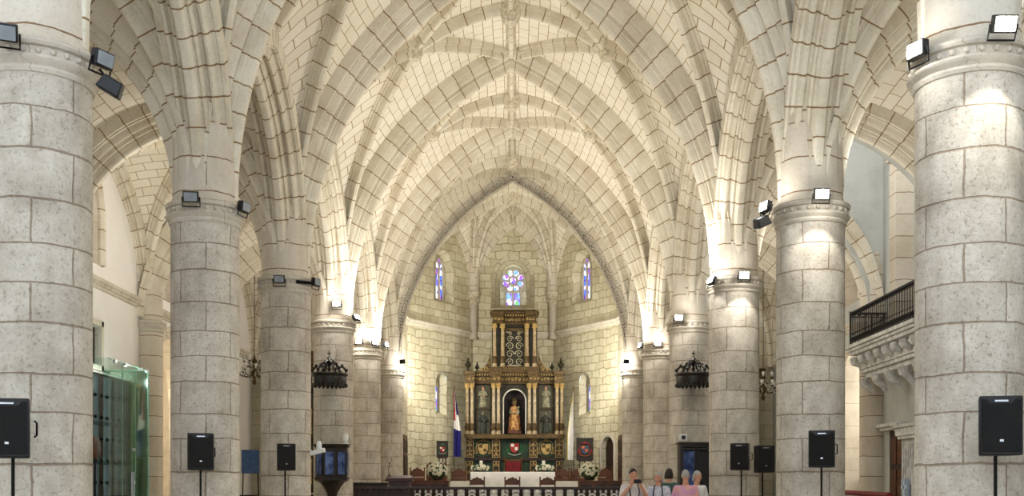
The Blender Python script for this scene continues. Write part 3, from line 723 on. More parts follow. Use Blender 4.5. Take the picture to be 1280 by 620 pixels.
# columns of the altarpiece
def rcol(z0,z1,r):
    m=MB(); m.lathe([(r*1.5,z0),(r*1.5,z0+.06),(r*1.25,z0+.09),(r*1.4,z0+.13),(r*1.05,z0+.16),(r*1.08,z0+.5),(r*1.12,z0+.52),(r,z0+.55),(r*.86,z1-.24)],n=16,mod=lambda a,z:1+.05*math.cos(8*a))
    g=MB(); g.lathe([(r*.9,z1-.26),(r*1.0,z1-.22),(r*.95,z1-.2),(r*1.5,z1-.05),(r*1.7,z1-.04),(r*1.7,z1)],n=12)
    for i in range(8):
        a=2*PI*i/8; g.ball((r*1.25*math.cos(a),r*1.25*math.sin(a),z1-.12),(.025,.025,.06),5,4)
    b=MB(); b.lathe([(r*1.18,z0+.1),(r*1.22,z0+.3),(r*1.18,z0+.48)],n=12)
    for i in range(6):
        a=2*PI*i/6; b.ball((r*1.2*math.cos(a),r*1.2*math.sin(a),z0+.3),(.03,.03,.1),5,4)
    return m,g,b
zc0,zc1=rz(543),rz(480)
pa=rcol(0,zc1-zc0,.072); proto=None
for i,px in enumerate((582,588,615,621,659.5,666,694,700)):
    if proto is None:
        proto=pa[0].build('column',M['pinkmarble'],t); pa[1].build('column_capital',M['goldpale'],proto); pa[2].build('gilt_sleeve',M['gold'],proto); c=proto
    else: c=copy_tree(proto,t)
    c.location=(rx(px),-.16,zc0)
za0,za1=rz(459),rz(405.5); pb=rcol(0,za1-za0,.075); proto=None
for px in (616,626,656.5,666):
    if proto is None:
        proto=pb[0].build('column',M['pinkmarble'],t); pb[1].build('column_capital',M['goldpale'],proto); pb[2].build('gilt_sleeve',M['gold'],proto); c=proto
    else: c=copy_tree(proto,t)
    c.location=(rx(px),-.14,za0)
# upper carved panel with scrollwork and frame
fx=.48
m=MB()
for x,z,w,h in ((-fx,rz(435.5),.13,rz(410)-rz(461)),(fx,rz(435.5),.13,rz(410)-rz(461)),(0,rz(411.5),2*fx,.13),(0,rz(459),2*fx,.13)): m.box((x,.16,z),(w,.14,h))
fo=m.build('panel_frame',M['gold'],t,bevel=.015)
q=MB()
for i in range(14):
    z=rz(460)+(i+.5)*(rz(410)-rz(460))/14
    for x in (-fx,fx): q.ball((x,.09,z),(.04,.03,.05),6,4)
q.build('frame_beads',M['goldpale'],fo)
q=MB()
for s in (-1,1):
    for z,r,a,sg in ((rz(452),.17,0,1),(rz(442),.18,PI,-1),(rz(432),.18,0,1),(rz(423),.15,PI,-1),(rz(416),.09,0,1)):
        scroll(q,s*.2,z,.18,r,1.5,a if s>0 else PI-a,sg*s,.024,16)
    q.ball((s*.34,.18,rz(414)),.045,8,6)
q.box((0,.18,rz(456.5)),(.62,.05,.05))
q.build('scroll_ornament',mat('silvered_scrolls',(206,196,164),.45,.2,.15),t)
# side scroll brackets and urns
for s in (-1,1):
    poly=[(s*1.06,rz(464)),(s*1.75,rz(464)),(s*1.5,rz(462)),(s*1.32,rz(458.5)),(s*1.18,rz(453)),(s*1.1,rz(446)),(s*1.06,rz(437))]
    m=MB(); m.prism(poly if s>0 else poly[::-1],.08,.26); o=m.build('scroll_bracket',M['gold'],t)
    q=MB(); scroll(q,s*1.24,rz(460.5),.06,.13,1.4,0,s,.022); scroll(q,s*1.14,rz(453),.06,.07,1.2,1,s,.018); scroll(q,s*1.47,rz(462),.06,.07,1.2,1,s,.018)
    q.build('scroll_ornament',M['goldpale'],o)
    for xx,sc_ in ((s*2.05,1.0),(s*1.66,.72)):
        m=MB(); m.lathe([(.11,0),(.11,.08),(.05,.12),(.04,.2),(.12,.32),(.15,.42),(.1,.5),(.05,.53),(.07,.58),(.03,.66),(.05,.72),(.0,.82)],n=14,c=(0,0,0))
        m.v=[(x*sc_+xx,y*sc_+.1+(.2 if sc_<1 else 0),z*sc_*.78+rz(464.5)) for x,y,z in m.v]; m.build('urn_finial',M['retdark'],t)
# niche with statue
def archpoly(hw,z0,zs,n=14): return [(-hw,z0),(hw,z0)]+[(hw*math.cos(PI*i/n),zs+hw*math.sin(PI*i/n)) for i in range(n+1)]
zn0,zn1=rz(542),rz(500.5)
ap=archpoly(.5,zn0,zn1); m=MB(); 
b=[(x,z) for x,z in ap]
P=[[Vector((x,.20,z)),Vector((x,.66,z))] for x,z in b+[b[0]]]
m.grid(P); kk=len(m.v); m.v+=[(x,.66,z) for x,z in b]; m.face(list(range(kk,kk+len(b))))
m.build('niche',mat('niche_dark_paint',(46,30,22),.6,0,.3,4),t)  # dark brown paint inside the niche
# front board with arched opening
m=MB(); hw=.68; zt=rz(480); n=24
op=[(-.5,zn0),(-.5,zn1)]+[(-.5*math.cos(PI*i/n),zn1+.5*math.sin(PI*i/n)) for i in range(1,n)]+[(.5,zn1),(.5,zn0)]
ou=[(-hw,zn0),(-hw,zn1)]+[(-hw+2*hw*i/n,zt) for i in range(1,n)]+[(hw,zn1),(hw,zn0)]
m.grid([[Vector((x,.19,z)) for x,z in op],[Vector((x,.19,z)) for x,z in ou]]); m.build('niche_surround',M['retdark'],t)
m=MB(); m.tube([(x,.16,z) for x,z in op],.032,8); m.build('niche_arch_frame',mat('white_arch_moulding',(232,228,214),.4,0,.05),t)
# ledge hollow behind the niche: statue of the Virgin with the child
st=MB(); z0=zn0+.16
st.lathe([(.27,0),(.28,.05),(.25,.3),(.22,.6),(.19,.8),(.2,.92),(.17,1.05),(.06,1.1),(.05,1.14)],c=(0,.42,z0),n=22,mod=lambda a,z:1+.08*math.cos(7*a+z*3),sy=.7)
so=st.build('statue_robe',mat('statue_gilt_robe',(196,158,84),.5,.2,.35,9,.3,c2=(120,40,44)),t)
st=MB(); st.ball((0,.40,z0+1.22),(.08,.085,.11),12,8); st.ball((.17,.3,z0+1.0),(.06,.06,.075),10,7); st.tube([(.14,.3,z0+.72),(.16,.3,z0+.93)],[.075,.055],8); st.tube([(.13,.4,z0+.98),(.2,.3,z0+.82),(.05,.25,z0+.74)],[.05,.045,.03],8); st.tube([(-.15,.4,z0+.98),(-.2,.3,z0+.78),(-.02,.24,z0+.74)],[.05,.045,.03],8)
st.build('statue_figures',M['friarwhite'],so)
st=MB(); st.lathe([(.09,0),(.11,.06),(.13,.13),(.08,.1)],c=(0,.42,z0+1.28),n=10); st.lathe([(.12,-.06),(.14,.02),(.1,.16),(0,.2)],c=(0,.45,z0+1.2),n=12); st.build('statue_crown',M['gold'],so)
st=MB(); st.box((0,.42,zn0+.08),(.62,.4,.16)); st.build('statue_plinth',M['wood2'],so,bevel=.02)
# saint panels: relief figures on painted boards
def saint(x,z0,z1,robe,name):
    p=MB(); p.box((x,.2,(z0+z1)/2),(.56,.04,z1-z0-.08)); o=p.build('saint_panel',M['painting'],t)
    fmm=MB()
    for dx in (-.29,.29): fmm.box((x+dx,.18,(z0+z1)/2),(.035,.06,z1-z0-.04))
    for zz in (z0+.04,z1-.04): fmm.box((x,.18,zz),(.6,.06,.035))
    fmm.build('panel_frame',M['gold'],o)
    f=MB(); h=(z1-z0)*.86; b=z0+.08
    f.lathe([(.17,0),(.16,.2*h),(.13,.5*h),(.14,.68*h),(.15,.76*h),(.06,.83*h),(.05,.86*h)],c=(x,.19,b),n=16,sy=.42,mod=lambda a,z:1+.07*math.cos(6*a))
    for s in (-1,1): f.tube([(x+s*.12,.16,b+.74*h),(x+s*.19,.12,b+.58*h),(x+s*.04,.09,b+.56*h)],[.05,.05,.035],7)
    g=f.build('saint_robe',M[robe],o)
    f=MB(); f.ball((x,.16,b+.91*h),(.06,.06,.085),10,7); f.ball((x+.05,.09,b+.56*h),.035,7,5); f.build('saint_head',M['skin'] if robe=='friarwhite' else M['friarwhite'],g)
for s in (-1,1):
    xx=s*rx(677.5+3.2); xx=s*1.385
    saint(xx,rz(511),rz(481),'friarwhite','upper'); saint(xx,rz(543),rz(512.5),'friardark','lower')
# predella: gilded pilasters and crest panels
for x in px2:
    for (za,zb,w) in ((rz(572),rz(548),.36),(ZB+.16,rz(576),.30)):
        m=MB(); m.box((x,.05,(za+zb)/2),(w,.14,zb-za)); o=m.build('pilaster',M['wood'],t,bevel=.01)
        q=MB()
        for dx in (-w/2+.02,w/2-.02): q.box((x+dx,-.03,(za+zb)/2),(.025,.03,zb-za-.02))
        for zz in (za+.02,zb-.02): q.box((x,-.03,zz),(w,.03,.03))
        n=4
        for i in range(n):
            zz=za+(i+.5)*(zb-za)/n
            for s in (-1,1): scroll(q,x+s*.055,zz,-.03,.07,1.1,PI/2*(1+s)+.4*i,s*(1 if i%2 else -1),.018,9)
            q.ball((x,-.03,zz+.09),(.03,.03,.05),6,4)
        q.build('gilt_ornament',M['goldpale'],o)
def crest(x,z,sc_,y,cols,parent,name='crest'):
    # ecclesiastical arms: hat with tassels over a shield on a mantle
    q=MB(); sh=[(0,-.2),(.1,-.14),(.15,-.03),(.15,.13),(.06,.15),(0,.12),(-.06,.15),(-.15,.13),(-.15,-.03),(-.1,-.14)]
    q.prism([(x+a*sc_,z+b*sc_) for a,b in sh],y-.03,y+.02); o=q.build(name+'_shield',cols[0],parent)
    q=MB(); q.lathe([(.0,.06),(.05,.055),(.07,.02),(.17,.0),(.17,-.012),(0,-.012)],n=14,sy=.4,c=(0,0,0)); q.v=[(a*sc_+x,b*sc_+y,c*sc_+z+.23*sc_) for a,b,c in q.v]
    for s in (-1,1):
        q.tube([(x+s*a*sc_,y,z+b*sc_) for a,b in ((.12,.22),(.2,.16),(.19,.08),(.23,.0))],.012*sc_,5)
        for i,(a,b) in enumerate(((.21,.0),(.19,-.07),(.25,-.07),(.17,-.14),(.22,-.14),(.28,-.14))): q.ball((x+s*a*sc_,y,z+b*sc_),(.022*sc_,.015*sc_,.034*sc_),6,4)
    q.build(name+'_hat',cols[1],o)
    q=MB(); q.tube([(x+a*sc_,y-.01,z+b*sc_) for a,b in ((-.22,-.2),(-.12,-.25),(0,-.27),(.12,-.25),(.22,-.2))],.025*sc_,6,flat=.5); q.box((x-.07*sc_,y-.035,z+.07*sc_),(.11*sc_,.02,.1*sc_)); q.box((x+.06*sc_,y-.035,z-.05*sc_),(.1*sc_,.02,.1*sc_)); q.build(name+'_ribbon',cols[2],o)
    return o
for s in (-1,1): crest(s*1.385,rz(560.5),1.45,.08,(M['goldpale'],M['goldpale'],M['gold']),t)
GREEN=mat('crest_green',(40,110,60),.5,0,.15); RED=mat('crest_red',(170,44,40),.5,0,.2); WHT=mat('crest_white',(230,226,214),.5,0,.05)
crest(0,rz(559),1.3,.08,(RED,GREEN,WHT),t)
# ---- altar, cloth, candles and flowers
YA=43.4; za=.7
ztop=at(0,590.5,YA).z
t=thing('altar',(at(641,600,YA).x,YA,za),'long altar table under a white lace cloth in front of the altarpiece','altar')
h=ztop-za; m=MB(); m.box((0,0,h-.06),(3.3,.95,.1)); m.build('table_top',M['marble'],t,bevel=.01)
m=MB(); m.box((0,0,(h-.1)/2),(2.8,.7,h-.1)); m.build('base',M['marble'],t,bevel=.02)
def cloth(w,d,drop,z,n=60):
    m=MB(); P=[]
    for i in range(n+1):
        a=i/n; row=[]
        for (dy,dz) in ((d/2,-drop),(d/2+.01,-.02),(d/2-.02,.012),(-d/2+.02,.012),(-d/2-.01,-.02),(-d/2-.015,-drop*.5),(-d/2-.02,-drop)):
            wv=.018*math.sin(a*60)*(1 if dz<-.1 else 0)
            row.append(Vector(((a-.5)*w,dy+wv,z+dz)))
        P.append(row)
    m.grid(P)
    for s in (-1,1):
        b=len(m.v); m.v+=[(s*w/2,d/2,z),(s*w/2,-d/2,z),(s*(w/2+.03),-d/2,z-drop),(s*(w/2+.03),d/2,z-drop)]; m.face([b,b+1,b+2,b+3])
    return m
o=cloth(3.36,1.0,.82,ztop+.002).build('altar_cloth',M['white'],None,60,loc=(t.location.x,YA,0)); tag(o,'white lace altar cloth hanging over the front of the altar','tablecloth')
def flowers(name,loc,rx_,rz_,n,label,base='vase'):
    t=thing(name,loc,label,'flowers'); rnd=random.Random(n)
    lf=MB(); pt=MB(); ct=MB()
    lf.ball((0,0,rz_*.92),(rx_*.88,rx_*.8,rz_*.86),14,9)
    for i in range(n):
        u=rnd.random(); a=rnd.random()*2*PI; ph=math.acos(1-1.55*u)
        d=Vector((math.sin(ph)*math.cos(a),math.sin(ph)*math.sin(a)*.9,math.cos(ph))); c=Vector((d.x*rx_,d.y*rx_,rz_*.95+d.z*rz_))*(1); c*=1
        c=Vector((d.x*rx_*rnd.uniform(.85,1.08),d.y*rx_*rnd.uniform(.85,1.05),rz_*.95+d.z*rz_*rnd.uniform(.85,1.08)))
        r=rnd.uniform(.035,.055); q=d.to_track_quat('Z','Y').to_matrix()
        for k in range(5):
            an=2*PI*k/5; pt.ball(c+q@Vector((r*.8*math.cos(an),r*.8*math.sin(an),0)),(r*.66,r*.6,r*.3),6,4,M=q)
        ct.ball(c+q@Vector((0,0,r*.3)),r*.35,5,4)
        if i%2==0:
            e=c+d*.05+Vector((rnd.uniform(-.06,.06),rnd.uniform(-.06,.06),-.04)); lf.tube([c-d*.08,e],[.03,.004],5,flat=.3)
    lf.build('foliage',M['leaf'],t); pt.build('blossoms',M['petal'],t,60); ct.build('flower_centres',M['goldpale'],t)
    b=MB(); b.lathe([(.12*rx_/.35,-.02),(.17*rx_/.35,.0),(.2*rx_/.35,rz_*.55),(.16*rx_/.35,rz_*.6)],n=16); b.build('pot',M['wood'],t); return t
for px,lab,cl in ((600,'low spray of white altar flowers on the left end of the altar','white pillar candle in glass behind the left altar flowers'),(681,'low spray of white altar flowers on the right end of the altar','white pillar candle in glass behind the right altar flowers')):
    p=at(px,590,YA-.15); p.z=ztop+.045; flowers('flower_arrangement',p,.36,.13,46,lab)
for px,lab in ((601.5,'white pillar candle behind the left altar flowers'),(679.5,'white pillar candle behind the right altar flowers')):
    p=at(px,590,YA+.36); c=thing('candle',(p.x,p.y,ztop+.014),lab,'candle','pillar candles on the altar')
    m=MB(); m.lathe([(.0,.05),(.062,.05),(.066,.45),(.05,.47),(.0,.45)],n=16); m.build('wax',M['candle'],c)
    m=MB(); m.lathe([(.12,0),(.12,.02),(.05,.03),(.05,.05),(0,.05)],n=16); m.build('holder',M['gold'],c)
    m=MB(); m.tube([(0,0,.45),(.005,0,.5)],.006,5); m.build('wick',M['black'],c)
# ---- chairs
def chair(name,loc,label,group,seatmat,rz=0,w=.5,bh=.62,arms=True,sc_=1.0):
    t=thing(name,loc,label,'chair',group,rz=rz); t.scale=(sc_,)*3
    m=MB(); m.box((0,0,.45),(w,.48,.06)); m.build('seat_frame',M['wood2'],t,bevel=.01)
    m=MB(); m.box((0,0,.5),(w-.04,.44,.06)); m.build('seat',M[seatmat],t,bevel=.02)
    for x in (-1,1):
        for y in (-1,1):
            m=MB(); m.tube([(x*(w/2-.03),y*.2,.45),(x*(w/2-.03),y*.2,0)],[.028,.02],8); m.build('leg',M['wood2'],t)
        m=MB(); m.tube([(x*(w/2-.02),-.22,.45),(x*(w/2-.02),-.25,.45+bh)],.025,8); m.ball((x*(w/2-.02),-.25,.47+bh),(.03,.03,.045),8,6); m.build('back_post',M['wood2'],t)
        if arms:
            m=MB(); m.tube([(x*(w/2-.01),-.24,.72),(x*(w/2),0,.74),(x*(w/2),.2,.72)],.022,7); m.tube([(x*(w/2),.17,.72),(x*(w/2-.02),.19,.47)],.02,7); m.build('armrest',M['wood2'],t)
    hw=w/2-.02; poly=[(-hw,.45+bh*.55),(hw,.45+bh*.55),(hw,.45+bh*.86),(hw*.72,.45+bh*.9),(hw*.5,.45+bh*1.0),(hw*.2,.45+bh*1.02),(0,.45+bh*1.12),(-hw*.2,.45+bh*1.02),(-hw*.5,.45+bh*1.0),(-hw*.72,.45+bh*.9),(-hw,.45+bh*.86)]
    m=MB(); m.prism(poly,-.27,-.23); m.build('crest_rail',M['wood2'],t,bevel=.006)
    m=MB(); m.box((0,-.24,.45+bh*.33),(w-.06,.03,bh*.36)); m.build('backrest',M[seatmat],t,bevel=.01)
    return t
for px,lab in ((596.5,'carved wooden chair with its back to us, before the left end of the altar'),(640.5,'carved wooden chair with its back to us, before the middle of the altar'),(684,'carved wooden chair with its back to us, before the right end of the altar')):
    p=at(px,600,41.6); chair('wooden_chair',(p.x,p.y,.70),lab,'chairs before the altar','white',w=.6,bh=.56,arms=False)
p=at(641.5,580,46.6)
t=thing('throne',(p.x,p.y-.1,.95),'red velvet throne with gilded frame under the central crest of the altarpiece','chair')
m=MB(); m.box((0,0,.62),(.72,.6,.16)); m.build('seat',M['red'],t,bevel=.03)
m=MB(); m.box((0,.27,1.12),(.66,.1,.84)); m.build('backrest',M['red'],t,bevel=.03)
for x in (-1,1):
    m=MB(); m.tube([(x*.37,.3,0),(x*.37,.3,1.62)],.04,8); m.ball((x*.37,.3,1.67),.06,8,6); m.build('back_post',M['gold'],t)
    m=MB(); m.box((x*.37,0,.9),(.07,.58,.06)); m.tube([(x*.37,-.25,0),(x*.37,-.25,.9)],.035,8); m.build('armrest',M['gold'],t)
m=MB(); m.box((0,.27,1.58),(.7,.08,.08)); m.build('crest_rail',M['gold'],t,bevel=.01)
# choir chairs and benches at the sides of the apse
for px,y,lab,rzz in ((521,44.2,'brown choir chair by the wooden door left of the white bouquet',PI),(573,45.6,'brown armchair under the tricolour flag beside the altarpiece',PI),(703,45.5,'brown armchair between the altarpiece and the white and yellow flag',PI),(723,45.6,'brown armchair under the white and yellow flag',PI),(757,45.0,'brown choir chair before the arched door right of the bouquet',PI)):
    p=at(px,600,y); chair('armchair',(p.x,y,.95),lab,'armchairs along the apse walls','wood2',rz=rzz,w=.62,bh=.72)
t=thing('choir_stall',(at(548,600,46.0).x,45.1,.95),'tall carved choir stall below the left coat of arms panel','bench')
m=MB(); m.box((0,0,.45),(.8,.55,.08)); m.build('seat',M['wood2'],t,bevel=.01)
m=MB(); m.box((0,.26,.95),(.7,.06,1.0)); m.build('backrest',M['wood2'],t,bevel=.01)
for x in (-1,1):
    m=MB(); m.box((x*.38,0,.62),(.08,.6,1.24)); m.ball((x*.38,0,1.3),(.06,.1,.1),8,6); m.build('side_panel',M['wood2'],t,bevel=.01)
for px,py0,py1,w,h,cols,lab,y in ((553,552,571,.46,.66,(RED,GREEN,WHT),'small framed red and green coat of arms panel left of the altarpiece',45.75),(731,549,574,.68,.92,(mat('crest_blue',(70,80,104),.5),RED,mat('crest_orange',(214,110,60),.5)),'larger framed coat of arms panel with red tassels right of the altarpiece',46.2)):
    p=at(px,(py0+py1)/2,y); t=thing('coat_of_arms_panel',(p.x,y,p.z),lab,'painting')
    m=MB(); m.box((0,0,0),(w,.05,h)); m.build('board',mat('panel_ground',(44,42,30),.5,0,.2),t)
    m=MB()
    for s in (-1,1): m.box((s*w/2,-.02,0),(.04,.08,h+.04)); m.box((0,-.02,s*h/2),(w,.08,.04))
    m.build('frame',M['wood'],t); crest(0,.0,w/.62,-.05,cols,t)
    m=MB(); zz=p.z-.95
    for s in (-1,1): m.tube([(s*w*.3,.05,-h/2-.02),(s*w*.36,.02,-zz)],.025,7)
    m.tube([(0,.08,h/2),(0,.45,-zz)],.022,7); m.box((0,-.02,-h/2-.04),(w*.9,.1,.04)); m.build('easel',M['wood'],t)
# flags
def flag(px,y,ptop,pbot,w,label,mats,name,side):
    a=at(px,ptop,y); b=at(px,ptop,y); t=thing('flag',(a.x,y,.95),label,'flag')
    H=a.z-.95; m=MB(); m.tube([(0,0,.05),(0,0,H)],.018,8); m.build('pole',M['wood'],t)
    m=MB(); m.lathe([(.03,H),(.05,H+.03),(.0,H+.2)],n=8); m.build('finial',M['gold'],t)
    m=MB(); m.lathe([(.2,0),(.2,.04),(.06,.08),(.04,.2),(0,.2)],n=16); m.build('foot',M['gold'],t)
    zt=H-.12; zb=at(0,pbot,y).z-.95; m=MB(); P=[];UV=[]; n=40; r=24
    for i in range(r+1):
        v=i/r; row=[]
        for j in range(n+1):
            u=j/n; sp=w*(.25+.75*min(1,v*1.7)); x=side*(u-.1)*sp+.05*side*math.sin(u*9)*v; yy=-.05+.07*math.sin(u*19+v*2)
            row.append(Vector((x,yy,zt-(zt-zb)*v-(.25*(u-.3)*(1-v)*1.2))))
        P.append(row)
    b0=len(m.v); k2=n+1
    for row in P: m.v+=[tuple(p) for p in row]
    for i in range(r):
        for j in range(n): m.face([b0+i*k2+j,b0+i*k2+j+1,b0+(i+1)*k2+j+1,b0+(i+1)*k2+j],None,mats[1](j/n,i/r))
    m.build('cloth',mats[0],t,70)
    return t
BLUE=mat('flag_blue',(38,36,120),.75,0,.1); FRED=mat('flag_red',(190,44,46),.75,0,.1); FW=mat('flag_white',(236,234,230),.75,0,.05); FY=mat('flag_yellow',(224,206,110),.75,0,.08)
flag(567.5,46.5,485,571,.32,'red white and blue flag hanging from a pole left of the altarpiece',([FRED,FW,BLUE],lambda u,v: (0 if u<.35 and v<.42 else (2 if (v<.3 and u>.6) or v>.55 else 1))),'flag',1)
flag(717,46.5,487,575,.30,'white and yellow flag hanging from a pole right of the altarpiece',([FW,FY],lambda u,v: 1 if u>.8 or (v<.12 and u>.3) else 0),'flag',-1)
# bouquets on wooden parapets
for px,lab in ((547,'large round bouquet of white flowers left of the altar'),(737,'large round bouquet of white flowers right of the altar')):
    p=at(px,602,41.5); flowers('flower_bouquet',(p.x,p.y,p.z+.07),.40,.35,120,lab)
def parapet(x0,x1,y,ptop,label,name='wooden_parapet'):
    a=at(x0,ptop,y); b=at(x1,ptop,y); t=thing(name,((a.x+b.x)/2,y,.70 if y>40.3 else .3),label,'parapet'); zb=.70 if y>40.3 else .3; h=a.z-zb; w=b.x-a.x
    m=MB(); m.box((0,0,h/2),(w,.5,h)); m.build('body',M['wood2'],t,bevel=.01)
    m=MB(); m.box((0,0,h+.0),(w+.06,.6,.05)); m.build('top',M['wood2'],t,bevel=.01)
    m=MB(); n=max(2,int(w/.5))
    for i in range(n): m.box((-w/2+(i+.5)*w/n,-.26,h/2),(w/n-.12,.03,h-.25))
    m.build('panels',M['wood'],t,bevel=.008)
parapet(514,561,41.5,601.5,'red brown wooden parapet under the left bouquet')
parapet(724,776,41.5,601.5,'red brown wooden parapet under the right bouquet')
for x0,x1,lab in ((563,587,'white marble block beside the left parapet'),(695,722,'white marble block beside the right parapet')):
    a=at(x0,601,41.0);b=at(x1,601,41.0); m=MB(); h=a.z-.70; m.box((0,0,h/4),((b.x-a.x),.7,h/2)); m.box((0,.05,h*.75),((b.x-a.x),.55,h/2-.02)); o=m.build('marble_step',M['marble'],None,bevel=.015,loc=((a.x+b.x)/2,41.0,.70)); tag(o,lab,'step')
# wooden doors in the choir wall
for sx,lab in ((-1,'tall brown wooden door in the left choir wall'),(1,'tall brown wooden door in the right choir wall')):
    t=S(thing('door_1' if sx<0 else 'door_2',(sx*4.42,44.2,.0)),lab,'door')
    m=MB(); m.box((0,0,1.75),(.08,1.5,3.5)); m.build('leaf',M['wood2'],t,bevel=.01)
    m=MB()
    for yy in (-.36,.36):
        for zz in (.9,2.2,3.05): m.box((-sx*.05,yy,zz),(.03,.56,.9 if zz<2.5 else .5))
    m.build('panels',M['wood'],t,bevel=.01)
ffd=fr_; p0=ffd(.68,0,.25); ang=math.atan2((ffd(1,0,0)-ffd(0,0,0)).y,(ffd(1,0,0)-ffd(0,0,0)).x)
m=MB(); g=rtop(.68,.42,3.1); pl=[(-.42,.9)]+[(-.42+.84*j/12,g(.26+.84*j/12)) for j in range(13)]+[(.42,.9)]
m.prism(pl,0,.08,M=Matrix.Rotation(ang,3,'Z'),o=p0); o=S(m.build('door_3',M['wood']),'round arched dark wooden door in the right apse wall','door')
q=MB()
for u in (-.2,0,.2): q.box(p0+Matrix.Rotation(ang,3,'Z')@Vector((u,-.02,2.0)),(.015,.03,2.2),rz=ang)
q.build('board_joints',M['blackwood'],o)
m=MB(); P=[]
loop=[(-.42,.9),(-.42,3.1)]+[(-.42*math.cos(PI*i/14),3.1+.42*math.sin(PI*i/14)) for i in range(1,14)]+[(.42,3.1),(.42,.9)]
for i,(u,z) in enumerate(loop):
    k1=1+.16/.45; uo=u*k1; zo=3.1+(z-3.1)*k1 if z>3.1 else z
    P.append([ffd(.68+u,z,.05),ffd(.68+u,z,-.07),ffd(.68+(u+uo)/2,(z+zo)/2,-.1),ffd(.68+uo,zo,-.06),ffd(.68+uo,zo,.05)])
m.grid(P); S(m.build('trim_10',M['capital']),'stone surround of the arched door in the right apse wall','trim')
# ---- lectern with microphone
p=at(499.5,600,34.2); t=thing('lectern',(p.x,34.2,.3),'dark purple brown wooden lectern behind the left end of the balustrade','lectern')
h=at(0,602,34.2).z-.3; PW=mat('purple_brown_wood',(66,36,44),.4,0,.2)
m=MB(); m.box((0,0,h/2),(.66,.5,h)); m.build('body',PW,t,bevel=.02)
m=MB(); m.box((0,0,h+.04),(.86,.6,.07)); m.box((0,-.03,h+.13),(.8,.52,.05),rx=.18); m.build('desk_top',PW,t,bevel=.015)
m=MB(); m.box((0,-.26,h/2+.05),(.5,.02,h*.7)); m.build('front_panel',M['wood'],t,bevel=.01)
p2=at(483,600,34.5); t2=thing('microphone',(p2.x+.15,34.2,t.location.z+h+.155),'thin black gooseneck microphone on the lectern','microphone')
m=MB(); m.tube([(-.03,0,.08),(-.05,0,.25),(-.02,-.02,.36),(.0,-.08,.42)],.009,6); m.build('gooseneck',M['steel'],t2)
m=MB(); m.lathe([(.05,0),(.05,.02),(.015,.03),(.015,.1)],n=12,c=(-.03,0,0.02)); m.build('base',M['steel'],t2)
m=MB(); m.ball((0.0,-.1,.43),(.025,.04,.025),8,6); m.build('head',M['black'],t2)
p=at(462,609,34.2); t=thing('sideboard',(p.x,34.4,.3),'low dark wooden cabinet beside the far left column behind the balustrade','cabinet')
h=at(0,605,34.2).z-.3; m=MB(); m.box((0,0,h/2),(1.05,.5,h)); m.build('body',M['wood'],t,bevel=.01)
m=MB(); m.box((0,0,h+.02),(1.12,.56,.05)); m.build('top',M['blackwood'],t,bevel=.01)
for x in (-1,1):
    m=MB(); m.box((x*.26,-.26,h/2),(.46,.03,h-.2)); o=m.build('door',M['blackwood'],t,bevel=.01)
    m=MB(); m.ball((x*.08,-.29,h/2),.02,6,5); m.build('knob',M['gold'],o)
# ---- balustrade
YB=32.2; xa,xb=at(444,609,YB).x,at(777,609,YB).x; zt=at(0,608.6,YB).z
t=thing('balustrade',((xa+xb)/2,YB,0),'dark wooden communion rail with white arched inlays across the nave','railing')
W_=xb-xa
m=MB(); m.box((0,0,zt-.04),(W_,.22,.08)); m.build('handrail',M['wood'],t,bevel=.015)
m=MB(); m.box((0,0,.12),(W_,.2,.24)); m.build('base_rail',M['wood'],t,bevel=.015)
n=24; bay=W_/n; pp=None
for i in range(n+1):
    if pp is None:
        m=MB(); m.lathe([(.06,.24),(.06,.34),(.035,.38),(.05,.55),(.03,.75),(.045,.85),(.04,1.0),(.06,1.04),(.06,zt-.08)],n=10); pp=m.build('baluster',M['wood'],t); c=pp
    else: c=copy_tree(pp,t)
    c.location=(-W_/2+.06+(W_-.12)*i/n,0,0)
pb=None
for i in range(n):
    if pb is None:
        m=MB(); hw=bay/2-.05; zs=zt-.36
        m.tube([(-hw,0,.24),(-hw,0,zs)]+[(-hw*math.cos(PI*k/12),0,zs+hw*1.25*math.sin(PI*k/12)) for k in range(1,12)]+[(hw,0,zs),(hw,0,.24)],.03,6)
        m.box((0,0,.5),(.03,.03,.6)); m.tube([(-hw*.55,0,.24)]+[(-hw*.55*math.cos(PI*k/10),0,zs-.06+hw*.8*math.sin(PI*k/10)) for k in range(11)]+[(hw*.55,0,.24)],.022,6)
        for s in (-1,1): m.ball((s*hw*.75,0,zt-.14),(.045,.04,.06),6,5)
        pb=m.build('arch_inlay',M['paperwhite'],t); c=pb
    else: c=copy_tree(pb,t)
    c.location=(-W_/2+.06+(W_-.12)*(i+.5)/n,.0,0)
m=MB(); m.box((-W_/2+.9,-.0,zt/2),(1.75,.1,zt-.2)); 
for i in range(4): m.box((-W_/2+.25+i*.42,-.07,zt*.55),(.34,.04,zt*.6))
m.build('closed_panel',M['wood'],t,bevel=.01)
